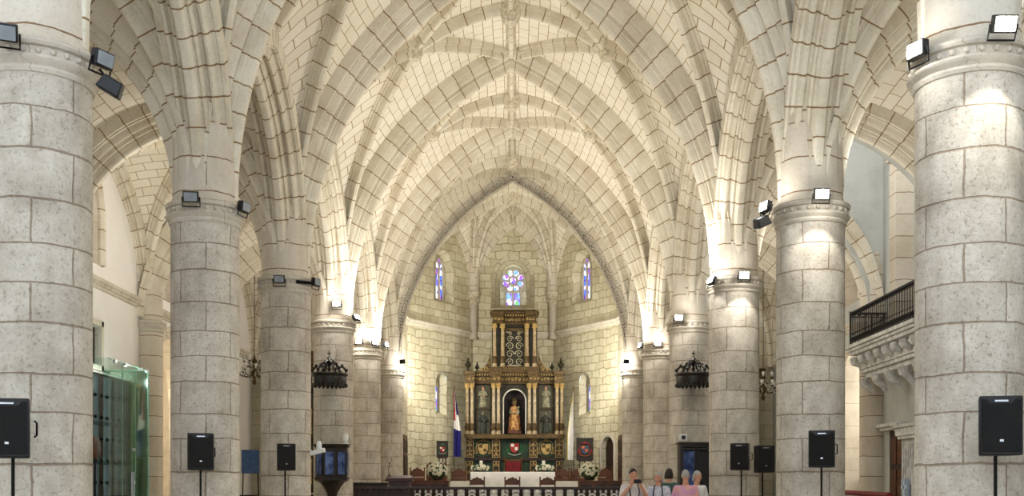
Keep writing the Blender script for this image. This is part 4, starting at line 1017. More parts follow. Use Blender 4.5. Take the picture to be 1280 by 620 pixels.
# ================================================================== loudspeakers on stands
def speaker_proto():
    t=thing('loudspeaker'); w,h,d=.40,.57,.36
    m=MB(); m.prism([(-w/2,d/2),(w/2,d/2),(w/2*.66,-d/2),(-w/2*.66,-d/2)][::-1],-h/2,h/2,axis='Z'); 
    m.v=[(x,-y,z) for x,y,z in m.v]; m.build('cabinet',M['black'],t,bevel=.015)
    m=MB(); m.prism([(-w/2+.02,-h/2+.03),(w/2-.02,-h/2+.03),(w/2-.02,h/2-.03),(w/2-.07,h/2-.03),(w/2-.1,h/2-.075),(-w/2+.1,h/2-.075),(-w/2+.07,h/2-.03),(-w/2+.02,h/2-.03)],-d/2-.018,-d/2+.002); m.build('grille',M['grille'],t,bevel=.006)
    m=MB(); m.box((0,-d/2-.012,h/2-.05),(.12,.012,.016)); m.build('front_handle',M['silver'],t)
    m=MB(); m.box((0,-d/2-.02,-h/2+.14),(.034,.006,.022)); m.build('badge',M['silver'],t)
    m=MB(); m.tube([(w/2-.0,.02,-.08),(w/2+.025,.02,-.06),(w/2+.025,.02,.06),(w/2,.02,.08)],.011,6); m.build('side_handle',M['steel'],t)
    return t
def stand_proto(h):
    t=thing('speaker_stand'); 
    m=MB(); m.tube([(0,0,.12),(0,0,h*.55)],.022,10); m.tube([(0,0,h*.5),(0,0,h)],.017,10); m.build('pole',M['steel'],t)
    m=MB(); m.lathe([(.03,-.05),(.034,-.04),(.034,.04),(.03,.05)],n=12,c=(0,0,h*.55)); m.tube([(.03,0,h*.55),(.075,0,h*.55)],.012,6); m.build('collar',M['black'],t)
    m=MB(); m.lathe([(.03,.0),(.03,.05)],n=12,c=(0,0,.42)); m.build('leg_hub',M['black'],t)
    for k in range(3):
        a=2*PI*k/3+.5; m=MB(); m.tube([(.02*math.cos(a),.02*math.sin(a),.44),(.29*math.cos(a),.29*math.sin(a),.02)],.013,7); m.tube([(0,0,.16),(.15*math.cos(a),.15*math.sin(a),.23)],.009,6); o=m.build('leg',M['steel'],t)
        f=MB(); f.ball((.30*math.cos(a),.30*math.sin(a),.015),(.02,.02,.015),8,5); f.build('rubber_foot',M['black'],o)
    return t
sp0=None; SPK=[(14.5,536,10.5,0.22,'black loudspeaker cut by the left edge of the photo, before the nearest left column','the loudspeaker at the far left edge'),
(250,565,16.75,.35,'black loudspeaker before the second column on the left','the loudspeaker at the second left column'),
(356,571.5,22.95,.4,'small black loudspeaker before the left column next to the pulpit','the loudspeaker next to the pulpit'),
(1246,533,10.5,-.2,'large black loudspeaker before the floodlit column at the right edge','the loudspeaker at the far right edge'),
(1027.5,561.5,16.75,-.3,'black loudspeaker before the second column on the right','the loudspeaker at the second right column'),
(927,571,22.95,-.5,'black loudspeaker turned aside before the right column next to the glazed cabinet','the turned loudspeaker at the third right column'),
(953.5,574,22.8,.15,'black loudspeaker standing clear of its column, right of the turned loudspeaker','the loudspeaker standing clear of its column')]
for px,py,y,rot,lab,ref in SPK:
    p=at(px,py,y)
    if sp0 is None: sp0=speaker_proto(); c=sp0
    else: c=copy_tree(sp0)
    c.location=p; c.rotation_euler=(0,0,rot); tag(c,lab,'loudspeaker','loudspeakers on stands along the nave')
    hs=p.z-.285; s=stand_proto(hs); s.location=(p.x+.0,p.y+.03,0); tag(s,'black tripod stand under '+ref,'stand','speaker stands along the nave')
# ---- floodlights
def flood_proto(lit):
    t=thing('floodlight'); m=MB(); m.box((0,0,0),(.24,.09,.17)); m.box((0,.06,0),(.16,.05,.12)); m.build('housing',M['black'],t,bevel=.012)
    m=MB(); m.box((0,-.048,0),(.2,.012,.135)); m.build('lens',M['lit'] if lit else M['lens'],t,bevel=.004)
    m=MB(); m.tube([(-.135,0,0),(-.135,.02,-.15),(.135,.02,-.15),(.135,0,0)],.012,6); m.build('bracket',M['steel'],t)
    return t
FL={}; LAST=[]
def flood(loc,aim,lit,label,energy=0,size=.12,spot=None,aim2=None,col=(1,.95,.86),sc_=1):
    if lit not in FL: FL[lit]=flood_proto(lit); c=FL[lit]
    else: c=copy_tree(FL[lit])
    d=(Vector(aim)).normalized(); c.location=loc; c.rotation_euler=(-d).to_track_quat('Y','Z').to_euler(); c.scale=(sc_,)*3
    tag(c,label,'floodlight','floodlights on the column capitals')
    LAST.append(c)
    if energy:
        pl=bpy.data.lights.new('flood_spill','POINT'); pl.energy=energy*.16; pl.shadow_soft_size=.06; pl.color=col; po=bpy.data.objects.new('flood_spill',pl); COL.objects.link(po); po.location=Vector(loc)+d*.22
        spot=168; aim2=d+Vector((0,0,-.35))
        l=bpy.data.lights.new('flood_lamp','SPOT'); l.energy=energy; l.shadow_soft_size=size; l.color=col
        if spot: l.spot_size=math.radians(spot); l.spot_blend=.8
        o=bpy.data.objects.new('flood_lamp',l); COL.objects.link(o); o.location=Vector(loc)+d*.2
        if aim2: d=Vector(aim2).normalized()
        o.rotation_euler=(-d).to_track_quat('Z','Y').to_euler()
def P(px,py,y): return at(px,py,y)
# left, unlit in the photo
flood(P(6,40,10.78),(.25,-.6,-.35),False,'unlit floodlight cut by the left edge of the photo')
flood(P(128,74,11.35),(.9,-.45,-.2),False,'unlit floodlight on the inner side of the nearest left capital')
flood(P(238.5,246,17.08),(.1,-.9,-.25),False,'unlit floodlight on the front of the second left capital')
flood(P(305,259,17.6),(.95,-.3,-.1),False,'unlit floodlight on the inner side of the second left capital')
flood(P(349,349,23.33),(.1,-.9,-.15),False,'small unlit floodlight on the front of the third left capital')
flood(P(395,353,23.8),(.95,-.4,0),False,'small unlit floodlight on a dark arm beside the third left capital')
m=MB(); a=P(370,352,23.6);b=P(392,354,23.75); m.tube([a,b],.035,8); o=m.build('mounting_arm',M['steel'],LAST[-1]); bpy.context.view_layer.update(); o.matrix_parent_inverse=LAST[-1].matrix_world.inverted()
E=900
LITF=[(P(421,380,29.55),(0,-1,.1),'bright starry floodlight above the left canopy',1.0,None),
(P(445,397,30.0),(.8,-.4,.5),'small bright floodlight right of the starry one on the pulpit column',.5,None),
(P(449,427,35.9),(-.2,-1,.1),'left one of the bright floodlights on the slender far left column',.8,None),
(P(469,429,36.0),(.5,-.8,.4),'middle one of the bright floodlights on the slender far left column',.8,None),
(P(482,431,36.3),(.9,-.3,.2),'small rightmost floodlight on the slender far left column',.4,None),
(P(503,452,42.0),(.7,.8,.1),'bright floodlight on the farthest left column lighting the apse',1.0,None),
(P(1255,30,10.7),(0,-.9,-.35),'dazzling floodlight on the front of the right edge column',.55,None),
(P(1147,63,11.3),(-.9,-.4,0),'bright floodlight on the inner side of the right edge column',1.3,None),
(P(1027,242,17.0),(0,-.9,-.3),'bright floodlight on the front of the second right capital',.7,None),
(P(957,259,17.45),(-.9,-.3,.2),'bright floodlight above the black box on the second right capital',1.6,None),
(P(930,344,23.32),(0,-.95,-.1),'bright floodlight on the front of the third right capital',.8,None),
(P(890,351,23.5),(-.9,-.3,.4),'wide bright floodlight on the inner side of the third right capital',2.2,None),
(P(848,397,29.5),(0,-1,.0),'bright floodlight on the right column with the black canopy',.9,None),
(P(822,430,35.9),(.0,-1,.3),'bright floodlight on the front of the slender far right column',.8,None),
(P(801,432,36.2),(-.9,-.3,.3),'small bright floodlight on the inner side of the slender far right column',.5,None),
(P(783,452,42.0),(-.6,.8,.1),'bright floodlight on the farthest right column lighting the apse',1.0,None)]
for loc,aim,lab,e,sp_ in LITF: flood(loc,aim,True,lab,energy=LAMP*e*(1 if loc.y<16.9 else (2.6 if loc.y>28 else 1.7)),size=.07)
for i_ in (6,8,10):
    q=LITF[i_][0]; l=bpy.data.lights.new('shaft_spill','SPOT'); l.energy=PATCH; l.spot_size=math.radians(62); l.spot_blend=.35; l.shadow_soft_size=.05; l.color=(1,.96,.86)
    o=bpy.data.objects.new('shaft_spill',l); COL.objects.link(o); o.location=q+Vector((0,-.38,-.12)); o.rotation_euler=(-Vector((0,.62,-1))).to_track_quat('Z','Y').to_euler()
# black boxes hung on the capitals
for (px,py,y,ry_,lab) in ((139,108,11.3,.5,'tilted black box speaker below the floodlight on the nearest left capital'),(952,277,17.5,-.45,'black box speaker jutting from the second right capital')):
    p=P(px,py,y); t=thing('wall_speaker',p,lab,'speaker'); t.rotation_euler=(.2,ry_,.3)
    m=MB(); m.box((0,0,0),(.26,.2,.16),taper=.8); m.build('cabinet',M['black'],t,bevel=.02)
    m=MB(); m.tube([(0,.08,.0),(-.2*(1 if px<600 else -1),.1,.1)],.015,6); m.build('bracket',M['steel'],t)
m=MB(); m.lathe([(.0,-.07),(.14,-.06),(.16,-.02),(.16,0)],P(145,50,21.0),20)
tag(m.build('ceiling_disc',M['paperwhite']),'round white disc on the left aisle vault','fitting')
# ---- pulpit canopies with crowns
def canopy(x,y,z,lab):
    t=thing('pulpit_canopy',(x,y,z),lab,'canopy','black crowned canopies on the fourth columns'); n=8
    m=MB(); m.lathe([(.0,.05),(.40,.05),(.42,-.0),(.455,.0),(.47,.04),(.47,.22),(.5,.25),(.51,.29),(.49,.32),(.3,.34),(0,.34)],n=16,mod=lambda a,z:1-.03*abs(math.sin(4*a))); m.build('drum',M['blackwood'],t)
    m=MB()
    for i in range(24):
        a=2*PI*i/24; m.ball((.46*math.cos(a),.46*math.sin(a),-.01),(.045,.045,.05),6,5)
    m.build('scalloped_fringe',M['blackwood'],t)
    for i in range(6):
        a=2*PI*i/6+.0; ca,sa=math.cos(a),math.sin(a); m=MB(); pr=[(.46,.34),(.44,.42),(.36,.5),(.28,.48),(.22,.52),(.16,.6),(.07,.66)]
        m.tube([(r*ca,r*sa,zz) for r,zz in pr],[.03,.035,.03,.035,.03,.035,.03],7)
        m.ball((.47*ca,.47*sa,.4),.045,8,6); m.ball((.35*ca,.35*sa,.53),.04,8,6); m.ball((.2*ca,.2*sa,.58),.035,8,6); m.tube([(.3*ca,.3*sa,.48),(.27*ca,.27*sa,.4),(.32*ca,.32*sa,.36)],.018,6)
        m.build('crown_scroll',M['blackwood'],t)
    m=MB(); m.lathe([(.04,.34),(.06,.45),(.03,.5),(.07,.58),(.1,.66),(.05,.74),(.02,.77),(0,.78)],n=12); m.box((0,0,.84),(.025,.025,.16)); m.box((0,0,.86),(.1,.025,.025)); m.build('finial',M['blackwood'],t)
    return t
# canopies stand before the columns; body bottom at photo y 482
p=at(412.5,482,29.35); canopy(p.x,29.22,p.z,'black wooden crown canopy over the pulpit, on the left column')
p=at(866,482,29.35); canopy(p.x,29.22,p.z,'black wooden crown canopy over the glazed cabinet, half hidden by the right column')
# ---- pulpit
p=at(415,600,29.1); t=thing('pulpit',(p.x,29.1,0),'dark wooden pulpit with blue reflections painted on its panels before the left column','pulpit')
zb=at(0,603,29.3).z; ztp=at(0,556,29.3).z
m=MB(); m.lathe([(.34,zb),(.47,zb+.06),(.47,zb+.14),(.44,zb+.16),(.44,ztp-.1),(.48,ztp-.07),(.5,ztp),(.44,ztp),(.40,zb+.3),(0,zb+.28)],n=8,a0=PI/8,a1=PI/8+2*PI); m.build('body',M['blackwood'],t,20)
for i in range(8):
    a=2*PI*(i)/8-PI/2; q=.418; mm=Matrix.Rotation(a+PI/2,3,'Z'); c=Vector((q*math.cos(a),q*math.sin(a),(zb+ztp)/2))
    if math.sin(a)>.5: continue
    m=MB(); m.box(c,(.22,.02,ztp-zb-.42),rz=a+PI/2); o=m.build('panel',M['blueglass'],t,bevel=.006)
m=MB(); m.lathe([(.10,.2),(.12,.3),(.1,.8),(.14,zb-.3),(.24,zb-.12),(.34,zb)],n=8); m.build('stem',M['blackwood'],t)
m=MB(); m.lathe([(.4,0),(.4,.12),(.3,.16),(.14,.22)],n=8); m.build('base',M['blackwood'],t)
for px,py,y,lab,kind in ((397,563,23.75,'white surveillance camera on an arm at the edge of the third left column',0),(432,550.3,29.0,'small white lamp standing on the rim of the pulpit',1),(854,547,29.3,'small white box with a black lens above the glazed cabinet',2)):
    p=at(px,py,y)
    if kind==0:
        t=thing('security_camera',p,lab,'camera'); m=MB(); m.box((0,0,-.03),(.34,.12,.1),ry=-.25); m.build('body',M['paperwhite'],t,bevel=.02); m=MB(); m.lathe([(.06,.02),(.06,.14),(.04,.2),(0,.21)],n=12,c=(.03,0,0)); m.build('dome',M['paperwhite'],t); m=MB(); m.tube([(-.15,0,0),(-.22,.1,-.02)],.02,6); m.build('arm',M['silver'],t)
    elif kind==1:
        t=thing('lamp',p+Vector((0,0,-.08)),lab,'lamp'); m=MB(); m.lathe([(.09,-.02),(.09,.0),(.03,.02),(.03,.05),(.07,.07),(.08,.2),(.06,.24),(0,.25)],n=14); m.build('shade',M['paperwhite'],t)
    else:
        t=thing('wall_camera',p,lab,'camera'); m=MB(); m.box((0,0,0),(.22,.12,.2)); m.build('body',M['paperwhite'],t,bevel=.015); m=MB(); m.box((0,-.065,0),(.1,.02,.1)); m.build('lens',M['black'],t); m=MB(); m.tube([(0,.05,0),(0,.3,.02)],.02,6); m.build('bracket',M['silver'],t)
# ---- glazed cabinet right
p0=at(847,600,29.2);p1=at(887,600,29.2); zt=at(0,555.5,29.2).z; w=p1.x-p0.x; t=thing('display_cabinet',((p0.x+p1.x)/2,29.0,0),'tall dark wooden cabinet with a glazed front before the right canopy column','cabinet')
m=MB()
for s in (-1,1): m.box((s*(w/2-.04),0,zt/2),(.08,.5,zt))
m.box((0,.23,zt/2),(w-.1,.04,zt)); m.box((0,0,.1),(w-.1,.5,.2)); m.box((0,0,zt-.05),(w-.1,.5,.1)); m.build('body',M['blackwood'],t,bevel=.008)
m=MB(); m.box((0,0,zt+.02),(w+.08,.58,.05)); m.build('cornice',M['wood'],t,bevel=.01)
for s in (-1,1):
    m=MB(); x=s*(w/4-.02)
    for dx in (-1,1): m.box((x+dx*(w/4-.05),-.25,zt/2),(.05,.04,zt-.34))
    for zz in (.2,zt-.14): m.box((x,-.25,zz),(w/2-.08,.04,.06))
    o=m.build('door',M['blackwood'],t); q=MB(); q.box((x,-.245,zt/2),(w/2-.14,.012,zt-.4)); q.build('pane',M['blueglass'] if s<0 else M['black'],o); q=MB(); q.ball((s*.03,-.29,zt*.45),.018,6,5); q.build('knob',M['gold'],o)
# ---- glass porch at the left wall with the studded door behind
Xg=-9.2; y0,y1=24.75,27.4; zg=at(0,463,27.3).z
t=thing('glass_porch',(Xg,y1,0),'green tinted glass porch before the iron door in the left aisle','glass enclosure')
def slab(name,c,d,mt='glass',par=t): m=MB(); m.box(Vector(c)-Vector((Xg,y1,0)),d); return m.build(name,M[mt],par)
n=3
for i in range(n):
    ya=y0+(y1-y0)*i/n; yb=y0+(y1-y0)*(i+1)/n
    o=slab('front_pane',(Xg,(ya+yb)/2,zg/2),(.012,yb-ya-.02,zg))
    q=MB()
    q.box((0,yb-.012-y1,zg/2),(.014,.006,zg))
    q.box((0,(ya+yb)/2-y1,zg),(.026,yb-ya-.02,.02)); q.build('pane_edge',M['glass_edge'],o)
o=slab('end_pane',((Xg-XWALL)/2,y1+.01,zg/2),(XWALL+Xg-.04,.02,zg),'glass2')
q=MB(); q.box((-.0,.02,zg/2),(.02,.03,zg)); q.box((-(XWALL+Xg)/2,.015,zg),(XWALL+Xg,.03,.03)); q.build('pane_edge',M['glass_edge'],o)
slab('roof_pane',((Xg-XWALL)/2,(y0+y1)/2,zg+.02),(XWALL+Xg,y1-y0,.02))
q=MB()
for yy in (y0+.4,y0+1.05,y0+2.1,y1-.1): q.box((0,yy-y1,zg-.02),(.06,.12,.08))
for zz in (1.5,2.3): q.box((0,-1.03,zz),(.06,.1,.08))
q.build('clips',M['silver'],t)
for yy in (-1.16,-1.3):
    q=MB(); q.tube([(.05,yy,.5),(.05,yy,1.75)],.018,8); q.build('handle',M['silver'],t)
m=MB(); m.box((-XWALL-.1,26.85,2.1),(.12,5.0,4.2)); d=S(m.build('door_4',mat('old_door_wood',(50,42,42),.3,.2,.3,4)),'dark studded old door seen through the glass porch','door')
q=MB()
for i in range(12):
    for j in range(7): q.ball((-XWALL-.03,24.6+i*.4,.4+j*.55),.045,6,5)
q.build('studs',M['steel'],d)
q=MB()
for zz in (1.0,2.0,3.0): q.box((-XWALL-.03,26.85,zz),(.03,4.9,.09))
for yy in (25.4,26.6,27.8,28.6): q.box((-XWALL-.03,yy,2.1),(.03,.08,4.1))
q.build('straps',M['iron'],d)
p=at(126,558,25.2); t=thing('wall_plaque',(XWALL*-1+.35,26.0,p.z),'round dark disc on an iron stand inside the glass porch','fitting')
m=MB(); m.lathe([(0,0),(.26,0),(.26,.04),(.2,.06),(0,.06)],n=20); m.v=[(z,y,x) for x,y,z in m.v]; m.build('disc',M['wood2'],t)
m=MB(); m.tube([(0,0,-.25),(0,0,-p.z)],.025,8); m.lathe([(.22,-p.z),(.22,-p.z+.03),(.03,-p.z+.06)],n=14); m.build('stand',M['iron'],t)
# grille window
m=MB()
for i in range(9): m.box((-XWALL-.12,26.32+i*.1,4.92),(.04,.035,.95))
for zz in (4.5,4.9,5.33): m.box((-XWALL-.12,26.72,zz),(.05,.85,.03))
o=S(m.build('window_30',M['wood']),'small louvred window under the left string course','window')
q=MB()
for yy in (26.24,27.21): q.box((-XWALL+.03,yy,4.92),(.1,.14,1.25))
for zz in (4.36,5.48): q.box((-XWALL+.03,26.72,zz),(.1,1.1,.14))
q.build('frame',M['trim'],o)
# sconce and furnishings of the left chapel
p=at(208,503,33.6); t=thing('wall_sconce',(-XWALL-.55,35.2,p.z),'lit globe wall lamp inside the left chapel arch','lamp')
m=MB(); m.ball((0,0,0),.12,12,8); m.build('globe',M['shade_glass'],t)
m=MB(); m.tube([(0,0,-.12),(0,.05,-.25),(0,.18,-.2)],.02,6); m.build('arm',M['gold'],t)
m=MB(); m.box((-9.35,33.2,.42),(1.2,.5,.07)); b0=thing('bench',(0,0,0),'red upholstered bench before the left chapel arch','bench'); m.build('seat',M['red'],b0,bevel=.02)
for dx in (-.5,.5):
    for dy in (-.18,.18): m=MB(); m.tube([(-9.35+dx,33.2+dy,.4),(-9.35+dx,33.2+dy,0)],.025,6); m.build('leg',M['wood'],b0)
m=MB(); m.box((-9.35,33.42,.75),(1.2,.06,.6)); m.build('backrest',M['red'],b0,bevel=.02)
# ---- balcony on the right wall
bx0=9.35; byA,byB=YS[2]+.75,29.75
zf=at(0,430,29.75*1.0).z; zf=HC+(608-432)*29.75/F; zrail=HC+(608-392)*29.75/F
t=thing('balcony',(XWALL-.02,(byA+byB)/2,zf),'white stone balcony on carved brackets on the right aisle wall','balcony')
def lo(x,y,z): return Vector((x-XWALL,y-(byA+byB)/2,z-zf))
m=MB()
dx=XWALL-bx0; L=byB-byA
for z0_,z1_,ext in ((-.12,-.02,.12),(-.2,-.12,.06),(-.30,-.2,.0)): m.box((-dx/2-ext/2,0,(z0_+z1_)/2),(dx+ext,L+ext*2,z1_-z0_))
m.build('floor_slab',M['whitestone'],t,bevel=.015)
m=MB(); m.box((-dx/2+.12,0,-.75),(dx-.24,L-.35,.1)); m.box((-dx/2+.17,0,-.86),(dx-.34,L-.5,.14)); m.box((-dx/2+.05,-.0,-.52),(dx-.3,L-.3,.36)); m.build('cornice',M['whitestone'],t,bevel=.02)
nb=8
for i in range(nb):
    yy=-L/2+.25+(L-.5)*i/(nb-1); m=MB()
    m.tube([(-dx+.02,yy,-.36),(-dx+.06,yy,-.5),(-dx+.2,yy,-.56),(-dx+.3,yy,-.66)],[.1,.11,.085,.06],9); m.ball((-dx+.03,yy,-.45),(.1,.12,.11),8,6); m.build('bracket',M['whitestone'],t)
for i in range(5):
    yy=-L/2+.5+(L-1.0)*i/4; m=MB()
    m.tube([(-dx+.22,yy,-.95),(-dx+.26,yy,-1.1),(-dx+.4,yy,-1.2),(-dx+.5,yy,-1.38)],[.13,.12,.1,.06],9); m.ball((-dx+.22,yy,-1.03),(.1,.14,.11),8,6); m.ball((-dx+.34,yy+.2,-1.08),(.09,.09,.07),7,5); m.build('lower_bracket',M['whitestone'],t)
t2_=t; t=thing('iron_railing',(bx0-XWALL,0,0),'black wrought iron railing'); t.parent=t2_
H=zrail-zf
m=MB(); m.tube([(0.02,-L/2,H),(.02,L/2,H),(dx,L/2,H)],.03,8); m.tube([(0.02,-L/2,H-.1),(.02,L/2,H-.1),(dx,L/2,H-.1)],.014,6); m.tube([(0.02,-L/2,.04),(.02,L/2,.04),(dx,L/2,.04)],.02,6); m.build('rails',M['iron'],t)
m=MB(); m.tube([(.02,L/2,-.05),(.02,L/2,H+.05)],.03,8); m.build('corner_post',M['iron'],t)
pr=None; nb=46
for i in range(nb):
    if pr is None:
        m=MB(); m.tube([(0,0,.04),(0,0,H)],.012,6); m.ball((0,0,H-.05),.03,6,5); pts=[(0,.0+.05*math.cos(a*PI/5),.14+.07*math.sin(a*PI/5)) for a in range(11)]; m.tube(pts,.009,5); m.ball((0,0,.3),.02,6,5); pr=m.build('bar',M['iron'],t); c=pr
    else: c=copy_tree(pr,t)
    c.location=(.02,-L/2+.05+(L-.1)*i/nb,0)
for i in range(6):
    c=copy_tree(pr,t); c.location=(.1+dx*i/6,L/2,0); c.rotation_euler=(0,0,PI/2)
# portal under the balcony
m=MB(); m.box((XWALL+.07,29.0,1.47),(.1,1.3,2.95)); o=S(m.build('door_5',M['wood']),'dark red wooden door under the right balcony','door')
q=MB()
for yy in (28.75,29.2):
    for zz in (.6,1.5,2.35): q.box((XWALL+.01,yy,zz),(.03,.36,.7))
q.build('panels',M['wood2'],o)
t=S(thing('trim_11',(XWALL,28.9,0)),'carved stone pilaster and lintel beside the door under the balcony','portal')
xo,yy,pw=.5,-2.3,1.25
m=MB(); m.box((-xo/2,yy,1.3),(xo,pw,2.6)); m.box((-xo/2-.02,yy,.3),(xo+.1,pw+.1,.6)); m.build('pilaster',M['whitestone'],t,bevel=.015)
q=MB()
for k in range(7): q.box((-xo,yy-.48+k*.16,1.95),(.05,.07,1.0))
for k in range(3): q.box((-xo*.8+k*.15,yy-pw/2,1.6),(.07,.05,1.6))
q.build('fluting',M['whitestone'],t)
q=MB(); q.box((-xo/2-.03,yy,2.62),(xo+.12,pw+.08,.08)); q.box((-xo/2-.05,yy,2.76),(xo+.16,pw+.14,.2),taper=1.06); q.box((-xo/2-.07,yy,2.9),(xo+.26,pw+.26,.08))
for k in range(8): q.ball((-xo-.1,yy-.56+k*.16,2.75),(.05,.06,.09),7,5)
for k in range(4): q.ball((-xo+.06+k*.12,yy-pw/2-.06,2.75),(.05,.05,.09),7,5)
q.build('capital',M['whitestone'],t,bevel=.01)
bl=mat('pale_blue_paint',(206,220,232),.6,0,.06)
q=MB(); q.box((-xo-.045,yy+.22,1.33),(.05,.5,.5)); q.build('emblem_tablet',mat('grey_blue_paint',(150,168,186),.6,0,.1),t,bevel=.01)
q=MB(); q.box((-xo-.08,yy+.22,1.34),(.03,.08,.36)); q.box((-xo-.08,yy+.22,1.38),(.03,.3,.08))
for a_,b_ in ((0,.2),(0,-.18),(-.15,.04),(.15,.04)): q.ball((-xo-.08,yy+.22+a_,1.34+b_),(.02,.055,.055),8,5)
q.build('cross_emblem',bl,t)
m=MB(); m.box((-.12,.1,3.05),(.34,1.7,.1)); m.box((-.08,.1,2.96),(.24,1.6,.1)); m.build('lintel',M['whitestone'],t,bevel=.02)
# red rail in the right foreground aisle
p0=at(1046,615,27.5); p1=at(1112,619,22.6); t=thing('red_bench',(0,0,0),'low red topped kneeler rail in the right aisle','bench')
m=MB(); m.tube([p0,p1],.06,8); m.build('padded_top',M['red'],t)
m=MB(); m.tube([p0+Vector((0,0,-.12)),p1+Vector((0,0,-.12))],.05,6); m.build('rail',M['wood2'],t)
for f_ in (.05,.5,.95):
    q=p0.lerp(p1,f_); m=MB(); m.tube([(q.x,q.y,q.z-.1),(q.x,q.y,0)],.045,8); m.build('leg',M['wood2'],t)
p=at(1074,600,33.6); t=thing('confessional',(11.35,33.3,.012),'small dark wooden stand inside the right chapel arch','cabinet')
m=MB(); m.box((0,0,.75),(.9,.8,1.5)); m.box((0,0,1.54),(1.0,.9,.08)); m.build('body',M['blackwood'],t,bevel=.015)
m=MB()
for k in range(4): m.tube([(-.4+k*.27,-.3,1.58),(-.4+k*.27,-.3,1.85)],.025,6)
m.tube([(-.42,-.3,1.87),(.42,-.3,1.87)],.03,6); m.build('gallery',M['blackwood'],t)
# ---- chandeliers
def chandelier(loc,lab,sc_=1.0):
    t=thing('chandelier',loc,lab,'chandelier'); t.scale=(sc_,)*3
    m=MB(); m.tube([(0,0,.5),(0,0,9.6/sc_-loc[2]/sc_)],.012,6); m.build('chain',M['iron'],t)
    m=MB(); m.lathe([(0,-.55),(.05,-.52),(.08,-.42),(.03,-.34),(.1,-.2),(.14,-.1),(.05,.0),(.04,.2),(.1,.3),(.04,.4),(.02,.52)],n=14); m.build('stem',M['gold'],t)
    for tier,(n,r,z) in enumerate(((10,.62,-.05),(6,.36,.28))):
        for i in range(n):
            a=2*PI*i/n+tier*.3; ca,sa=math.cos(a),math.sin(a); m=MB(); m.tube([(.06*ca,.06*sa,z-.1),(r*.4*ca,r*.4*sa,z-.22),(r*.8*ca,r*.8*sa,z-.16),(r*ca,r*sa,z)],.014,6); m.lathe([(.01,-.02),(.06,.0),(.05,.02)],(r*ca,r*sa,z),10); o=m.build('arm',M['gold'],t)
            q=MB(); q.lathe([(.022,0),(.022,.07),(.05,.09),(.055,.15),(.0,.2)],(r*ca,r*sa,z+.02),9); q.build('candle_lamp',M['paperwhite'],o)
            for k in range(2): q=MB(); q.ball((r*ca*(.95-.3*k),r*sa*(.95-.3*k),z-.13-.05*k),(.03,.03,.06),6,5); q.build('crystal',M['silver'],o)
    return t
p=at(318,462,38.2); chandelier(p,'gilded chandelier with white candle lamps between the second and third left columns')
p=at(954,482,37.2); chandelier(p,'gilded chandelier seen between the second and third right columns',.95)
# ---- side altars at the ends of the aisles
def side_altar(x,y,w,h,lab):
    t=thing('side_altar',(x,y,0),lab,'altarpiece')
    m=MB(); m.box((0,.15,h/2),(w,.3,h)); m.build('back_panel',M['retdark'],t)
    for k in range(4):
        xx=-w/2+.18+(w-.36)*k/3; m=MB(); pts=[(xx+.05*math.cos(j*.9),-.1+.05*math.sin(j*.9),1.2+(h-1.9)*j/40) for j in range(41)]; m.tube(pts,.075,8); m.lathe([(.15,0),(.15,.1),(.1,.14)],(xx,-.1,1.08),10); m.lathe([(.09,0),(.14,.12),(.16,.16)],(xx,-.1,h-.72),10); m.build('twisted_column',M['gold'],t)
    m=MB(); m.box((0,-.02,h-.42),(w+.2,.5,.2)); m.box((0,-.06,h-.25),(w+.34,.6,.1)); m.prism([(-w/2,h-.2),(w/2,h-.2),(w*.3,h+.25),(0,h+.55),(-w*.3,h+.25)],-.1,.15); m.build('entablature',M['gold'],t,bevel=.015)
    for j in range(2):
        zz=1.3+j*(h-2.3)/2; hh=(h-2.5)/2
        for xx in (-w/3,0,w/3):
            m=MB(); m.box((xx,-.01,zz+hh/2),(w/3-.36,.06,hh-.15)); o=m.build('painted_panel',M['painting'],t); q=MB(); q.lathe([(.13,0),(.12,.3*hh),(.14,.5*hh),(.05,.6*hh)],(xx,-.06,zz+.2),12,sy=.5); q.ball((xx,-.08,zz+.2+.68*hh),(.06,.06,.08),8,6); q.build('saint_figure',M['goldpale'],o)
    m=MB(); m.box((0,-.35,.55),(w*.9,.8,1.1)); m.build('altar_block',M['wood'],t,bevel=.02)
    m=MB(); m.box((0,-.35,1.12),(w*.94,.86,.04)); m.build('altar_cloth',M['white'],t)
    return t
side_altar(-8.0,YS[5]-.4,3.4,6.2,'dark gilded side altar with twisted columns at the end of the left aisle')
side_altar(8.0,YS[5]-.4,3.4,6.2,'dark gilded side altar with twisted columns at the end of the right aisle')
p=at(313,577,33.0); t=thing('notice_board',(p.x,33.0,0),'blue notice board on a stand between the second and third left columns','board')
m=MB(); m.box((0,0,p.z),(.55,.05,.72),rz=.5); m.build('board',mat('blue_board',(60,92,140),.5,0,.2),t,bevel=.01)
m=MB()
for s in (-1,1): m.tube([(s*.2,.03+s*.1,p.z-.3),(s*.24,.03+s*.12,0)],.02,6)
m.build('stand',M['steel'],t)
t=thing('red_box',(at(309,612,30.5).x,30.5,0),'red offering box beside the blue notice board','box'); m=MB(); m.box((0,0,.55),(.5,.45,1.1)); m.build('body',M['red'],t,bevel=.02); m=MB(); m.box((0,0,1.13),(.54,.49,.06)); m.build('lid',M['wood'],t)
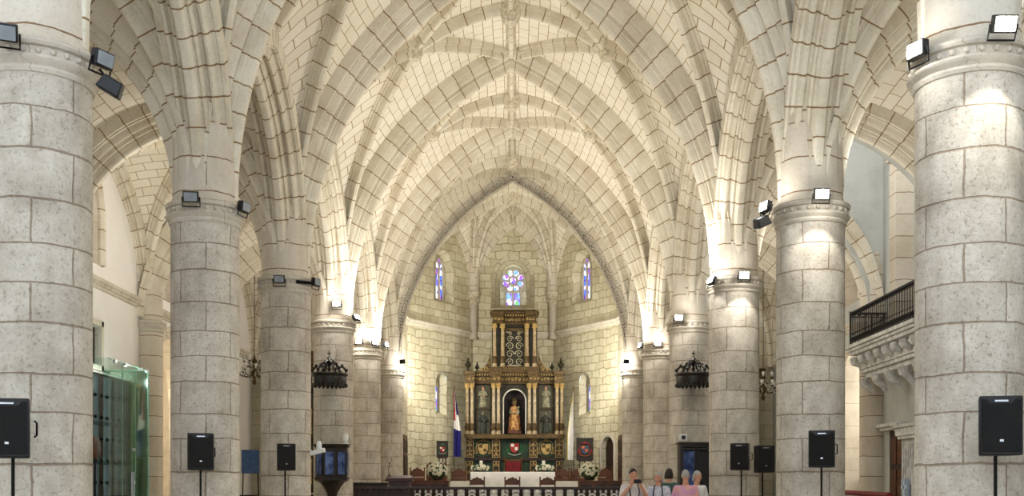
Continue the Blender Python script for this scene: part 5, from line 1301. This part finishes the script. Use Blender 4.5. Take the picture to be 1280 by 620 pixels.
# ================================================================== visitors
def remesh(o,v=.012,sm=2):
    md=o.modifiers.new('remesh','REMESH'); md.mode='VOXEL'; md.voxel_size=v; md.use_smooth_shade=True
    s=o.modifiers.new('smooth','SMOOTH'); s.iterations=sm; s.factor=.5
def limb(m,pts,rs,n=12):
    # rounded tapering limb resampled smoothly
    P=[];Q=[]
    for i in range(len(pts)-1):
        for k in range(4): P.append(Vector(pts[i]).lerp(Vector(pts[i+1]),k/4)); Q.append(rs[i]+(rs[i+1]-rs[i])*k/4)
    P.append(Vector(pts[-1]));Q.append(rs[-1]); m.tube(P,Q,n)
    m.ball(pts[0],rs[0],n,8); m.ball(pts[-1],rs[-1],n,8)
    for p,r in zip(pts[1:-1],rs[1:-1]): m.ball(p,r,n,8)
def hand(m,w,d,side,up):
    """five fingers curled about something at w+d*.1"""
    w=Vector(w); d=Vector(d).normalized(); up=Vector(up); up=(up-d*up.dot(d)).normalized(); s=d.cross(up)*side
    Mx=Matrix((s,d,up)).transposed(); m.ball(w+d*.045,(.041,.055,.02),12,8,M=Mx)
    for i,(off,l) in enumerate(((-.03,.072),(-.01,.082),(.01,.076),(.03,.06))):
        b=w+d*.085+s*off; k1=b+d*l*.45-up*.006; k2=k1+d*l*.25-up*l*.22; k3=k2-up*l*.28+d*.002; limb(m,[b-d*.02,b,k1,k2,k3],[.0095,.0095,.009,.0085,.0075],8)
    b=w+d*.03-s*.036; limb(m,[b,b-s*.028+d*.02-up*.008,b-s*.03+d*.05-up*.022],[.012,.0105,.009],8)
def person(name,loc,rz,label,h,shirt,legs,hair,armL,armR,look=0,lean=0,hairlen=0,shirtlen=.0,skirt=False,tilt=0):
    """arms: (elbow, wrist) in body space, facing -Y; h = height"""
    t=thing(name,loc,label,'person','visitors standing before the balustrade',rz=rz); k=h/1.75
    def V(x,y,z): return Vector((x*k,(y-lean*max(0,z-.95))*k,z*k))
    b=MB(); 
    # torso as ellipses
    rows=[]; tor=[(.86,.155,.105),(.95,.165,.115),(1.05,.145,.1),(1.18,.155,.105),(1.3,.175,.11),(1.38,.17,.1),(1.43,.12,.075),(1.46,.065,.06),(1.55,.055,.057)]
    for z,a,c in tor: rows.append([V(a*math.cos(2*PI*j/20),c*math.sin(2*PI*j/20)+.0,z) for j in range(20)])
    b.grid(rows,wrap=True); n0=len(b.v)-20; b.face([n0+j for j in range(20)]); b.face([j for j in range(20)][::-1])
    hd=V(0,-.02,1.64); Rm=Matrix.Rotation(look,3,'Z')@Matrix.Rotation(tilt,3,'X')
    def H(x,y,z): return hd+Rm@(Vector((x,y,z))*k)
    b.ball(hd,(.075*k,.095*k,.115*k),18,12,M=Rm); b.ball(H(0,-.035,-.06),(.052*k,.055*k,.055*k),14,9,M=Rm); b.ball(H(0,-.075,-.1),(.022*k,.02*k,.018*k),8,6)
    limb(b,[H(0,-.088,.02),H(0,-.112,-.022)],[.009*k,.015*k],8); b.ball(H(0,-.09,.03),(.05*k,.014*k,.011*k),8,6,M=Rm)
    for s in (-1,1):
        b.ball(H(s*.077,.0,-.01),(.012*k,.022*k,.034*k),8,6,M=Rm); b.ball(H(s*.035,-.078,-.035),(.022*k,.018*k,.02*k),8,6)
    b.ball(H(0,-.09,-.062),(.026*k,.012*k,.01*k),8,5,M=Rm)
    J=[]
    for s,(el,wr) in ((-1,armR),(1,armL)):
        sh=V(s*.185,0,1.385); e=V(*el); w=V(*wr); limb(b,[V(s*.1,0,1.39),sh,e,w],[.06*k,.055*k,.042*k,.028*k]); d=(w-e); hand(b,w,d,s,(0,0,1) if abs(d.normalized().z)<.8 else (0,-1,0)); J.append((sh,e,w,s))
        hip=V(s*.09,0,.9); kn=V(s*.1,-.02,.49); an=V(s*.105,.02,.08); limb(b,[hip,kn,an],[.088*k,.057*k,.038*k]); limb(b,[V(s*.105,.03,.045),V(s*.115,-.15,.03)],[.042*k,.03*k])
    body=b.build('body',M['skin'],t,80); remesh(body,.0095*k)
    # shirt with sleeves
    c=MB(); rows=[]; z0=.86-shirtlen
    for z,a,cc in [(z0,.19,.14),(.95,.188,.138),(1.05,.172,.126),(1.18,.176,.126),(1.3,.192,.13),(1.38,.186,.118),(1.425,.13,.09),(1.445,.085,.078)]: rows.append([V(a*math.cos(2*PI*j/24),cc*math.sin(2*PI*j/24),z) for j in range(24)])
    c.grid(rows,wrap=True); n0=len(c.v)-24; c.face([n0+j for j in range(24)]); c.face([j for j in range(24)][::-1])
    for sh,e,w,s in J: limb(c,[V(s*.11,0,1.385),sh,sh.lerp(e,.8)],[.068*k,.068*k,.06*k])
    o=c.build('shirt',shirt,t,80); remesh(o,.014*k)
    c=MB()
    if skirt: 
        rows=[[V(a*math.cos(2*PI*j/24)*(1+.04*math.cos(j*2)),q*math.sin(2*PI*j/24),z) for j in range(24)] for z,a,q in ((.42,.27,.23),(.6,.23,.19),(.8,.2,.15),(.97,.172,.125))]; c.grid(rows,wrap=True); o=c.build('skirt',legs,t,80)
    else:
        rows=[[V(a*math.cos(2*PI*j/20),q*math.sin(2*PI*j/20),z) for j in range(20)] for z,a,q in ((.82,.17,.125),(.9,.18,.13),(.97,.175,.126))]; c.grid(rows,wrap=True); c.face([j for j in range(20)][::-1]); c.face([40+j for j in range(20)])
        for s in (-1,1): limb(c,[V(s*.09,0,.88),V(s*.1,-.02,.49),V(s*.105,.015,.13)],[.1*k,.072*k,.06*k])
        o=c.build('trousers',legs,t,80); remesh(o,.014*k)
    c=MB(); P=[]
    for i in range(9):
        ph=PI*.56*i/8; row=[]
        for j in range(24):
            a=2*PI*j/24; fr=max(0,-math.sin(a)); r=ph*(1-.36*fr) if i==8 or True else ph
            x=math.sin(r)*math.cos(a)*.084; y=math.sin(r)*math.sin(a)*.104+.006; z=math.cos(r)*.126+.002
            row.append(H(x,y,z))
        P.append(row)
    c.grid(P,wrap=True)
    if hairlen: 
        for j in range(9):
            a=PI*(.06+.88*j/8); limb(c,[H(.07*math.cos(a),.09*math.sin(a),.02),H(.08*math.cos(a),.1*math.sin(a),-.06),H(.085*math.cos(a),.09*math.sin(a)+.01,-.06-hairlen)],[.022*k,.026*k,.018*k],7)
    c.build('hair',hair,t,80,recalc=True)
    q=MB()
    for s in (-1,1): q.ball(H(s*.031,-.083,.004),(.011*k,.006*k,.006*k),8,6)
    q.build('eyes',M['black'],t)
    q=MB()
    for s in (-1,1): 
        limb(q,[V(s*.105,.035,.045),V(s*.115,-.16,.03)],[.05*k,.038*k]); q.box(V(s*.11,-.06,.012),(.085*k,.28*k,.024*k))
    q.build('shoes',M['white'],t,60)
    return t,J
SH1=mat('pale_tshirt',(214,206,202),.8,0,.08,8); SH2=mat('floral_blouse',(226,218,216),.8,0,.2,26,c2=(150,170,200)); SH3=mat('teal_shirt',(60,92,84),.8,0,.15,8); SH4=mat('pink_orange_shirt',(226,168,146),.8,0,.2,9,c2=(204,150,190)); SH5=mat('white_shirt',(232,230,228),.8,0,.06,8)
TR1=mat('beige_trousers',(170,156,132),.8,0,.1,8); TR2=mat('navy_trousers',(40,46,66),.8,0,.1,8); TR3=mat('denim_blue',(72,92,128),.8,0,.15,20)
YP=22.0
def strap_camera(loc,rz,label):
    t=thing('camera',loc,label,'camera',rz=rz); m=MB(); m.box((0,0,0),(.13,.06,.085)); m.build('body',M['black'],t,bevel=.01); m=MB(); m.lathe([(.032,0),(.034,.03),(.03,.07),(0,.07)],n=14); m.v=[(x,-z-.03,y) for x,y,z in m.v]; m.build('lens',M['steel'],t); return t
def strap(parent,k,z1):
    m=MB(); m.tube([(-.06*k,-.16*k,z1),(-.1*k,-.145*k,1.3*k),(-.075*k,-.09*k,1.46*k),(0,.09*k,1.5*k),(.075*k,-.09*k,1.46*k),(.1*k,-.145*k,1.3*k),(.06*k,-.16*k,z1)],.012,6,flat=.5); m.build('neck_strap',M['black'],parent)
pa=at(791,600,YP)
t,J=person('person',(pa.x,YP,0),.15,'person in a pale t-shirt raising both hands to the face, leftmost visitor',1.76,SH1,TR1,M['hair_d'],((.27,-.1,1.17),(.075,-.25,1.46)),((-.27,-.1,1.17),(-.075,-.25,1.46)),look=.1)
strap(t,1,1.06); strap_camera(Vector((pa.x,YP,1.03))+Matrix.Rotation(.15,3,'Z')@Vector((0,-.215,0)),.15,'black camera hanging on the pale t-shirt of the leftmost visitor')
m=MB(); m.box((0,0,0),(.15,.012,.08)); o=m.build('phone',M['black'],None,bevel=.005,loc=Vector((pa.x,YP,1.50))+Matrix.Rotation(.15,3,'Z')@Vector((0,-.36,0))); o.rotation_euler=(0,0,.15); tag(o,'dark phone held up by the leftmost visitor','phone')
pb=at(823,600,22.6)
t,J=person('person',(pb.x,22.6,0),-.2,'person with grey hair and a pale patterned blouse, second visitor from the left',1.70,SH2,TR2,M['hair_g'],((.25,-.06,1.12),(.1,-.25,1.16)),((-.25,-.06,1.12),(-.1,-.25,1.16)),look=-.3,hairlen=.05)
strap(t,.97,1.02); strap_camera(Vector((pb.x,22.6,1.0))+Matrix.Rotation(-.2,3,'Z')@Vector((0,-.22,0)),-.2,'black camera hanging on the patterned blouse of the grey haired visitor')
pc=at(836,600,24.6)
person('person',(pc.x,24.6,0),2.6,'dark haired person in a dark green shirt behind the other visitors',1.80,SH3,TR2,M['hair_d'],((.25,.03,1.12),(.22,-.18,1.0)),((-.25,.03,1.12),(-.22,-.18,1.0)),hairlen=.03)
pd=at(857,600,21.6)
person('person',(pd.x,21.6,0),PI-.1,'person in a pink and orange shirt seen from behind, before the glazed cabinet',1.72,SH4,TR3,M['hair_g'],((.26,-.05,1.12),(.1,-.25,1.2)),((-.26,-.05,1.12),(-.1,-.25,1.2)))
pe=at(871,600,22.8)
person('person',(pe.x,22.8,0),.5,'grey haired person in a white shirt, rightmost of the visitors',1.72,SH5,TR3,M['hair_g'],((.26,-.02,1.12),(.24,-.15,.96)),((-.26,-.02,1.12),(-.24,-.15,.96)),hairlen=.02)
# ================================================================== light, sky and camera
w=bpy.data.worlds.new('sky'); sc.world=w; w.use_nodes=True; bg=w.node_tree.nodes['Background']
sk=w.node_tree.nodes.new('ShaderNodeTexSky'); sk.sky_type='HOSEK_WILKIE'; sk.sun_direction=(0,-.3,.95); sk.turbidity=4
bg.inputs['Color'].default_value=(.78,.88,1,1); bg.inputs['Strength'].default_value=WORLD
def lamp(kind,loc,aim,e,size=.3,col=(1,.93,.80),spot=120,blend=.7,name='lamp'):
    l=bpy.data.lights.new(name,kind); l.energy=e; l.color=col
    if kind=='AREA': l.size=size
    else: l.shadow_soft_size=size
    if kind=='SPOT': l.spot_size=math.radians(spot); l.spot_blend=blend
    o=bpy.data.objects.new(name,l); COL.objects.link(o); o.location=loc; o.rotation_euler=(-Vector(aim)).to_track_quat('Z','Y').to_euler(); return o
# nave uplights on the capitals (their beams go up into the vaults)
for i,y in enumerate(YS[:5]):
    for sx in (-1,1):
        e=UP[(sx,i)]
        if e: lamp('SPOT',(sx*4.2,y-.15,6.2),(-sx*(.35 if HOT[(sx,i)] else .75),.3,1),e,.12,WARM,150 if HOT[(sx,i)] else 95,.7,'uplight')
        e=UPA[(sx,i)]
        if e: lamp('SPOT',(sx*5.9,y+(.7 if sx<0 else -.1),6.2),(sx*.6,.6,1),e,.15,WARM,125 if sx<0 else 150,.8,'aisle_fill')  # strongest left one is added in place of window daylight
for sx in (-1,1):
    lamp('SPOT',(sx*3.95,43.75,6.0),(-sx*.25,.75,.3),APSE,.15,WARM2,150,.6,'apse_flood')
for sx in (-1,1): lamp('SPOT',(sx*3.9,42.1,5.9),(-sx*.5,.55,-.55),CHOIR,.15,WARM,120,.8,'choir_fill')  # added lamps without fixtures that brighten the lower sanctuary
lamp('POINT',(-12.2,33.6,3.4),(0,0,1),70,.15,(1,.88,.7),name='chapel_lamp')
lamp('POINT',(12.6,33.4,4.2),(0,0,1),260,.3,(1,.95,.85),name='chapel_lamp')
lamp('POINT',(-XWALL-.2,35.0,at(208,503,33.6).z+.02),(0,0,1),35,.12,(1,.82,.55),name='sconce_lamp')
lamp('SPOT',(8.2,26.2,11.2),(.2,.9,-.6),HIGH,.4,(1,.98,.94),150,.8,'bay_lamp')
lamp('POINT',(-9.4,26.6,4.1),(0,0,-1),30,.1,(.85,1,.95),name='porch_lamp')
cam=bpy.data.cameras.new('camera'); cam.sensor_fit='HORIZONTAL'; cam.sensor_width=36; cam.lens=36*F/1280; cam.shift_x=-5/1280; cam.shift_y=(608-310)/1280; cam.clip_start=.1; cam.clip_end=300
co=bpy.data.objects.new('camera',cam); COL.objects.link(co); co.location=(CX,0,HC); co.rotation_euler=(PI/2,0,0); sc.camera=co
sc.view_settings.view_transform='Standard'; sc.view_settings.look='None'; sc.view_settings.gamma=1; sc.view_settings.use_curve_mapping=False; sc.view_settings.exposure=EXPO
sc.cycles.use_denoising=True; sc.cycles.diffuse_bounces=5; sc.cycles.max_bounces=8; sc.cycles.transparent_max_bounces=12; sc.cycles.sample_clamp_indirect=6; sc.cycles.caustics_reflective=False; sc.cycles.caustics_refractive=False
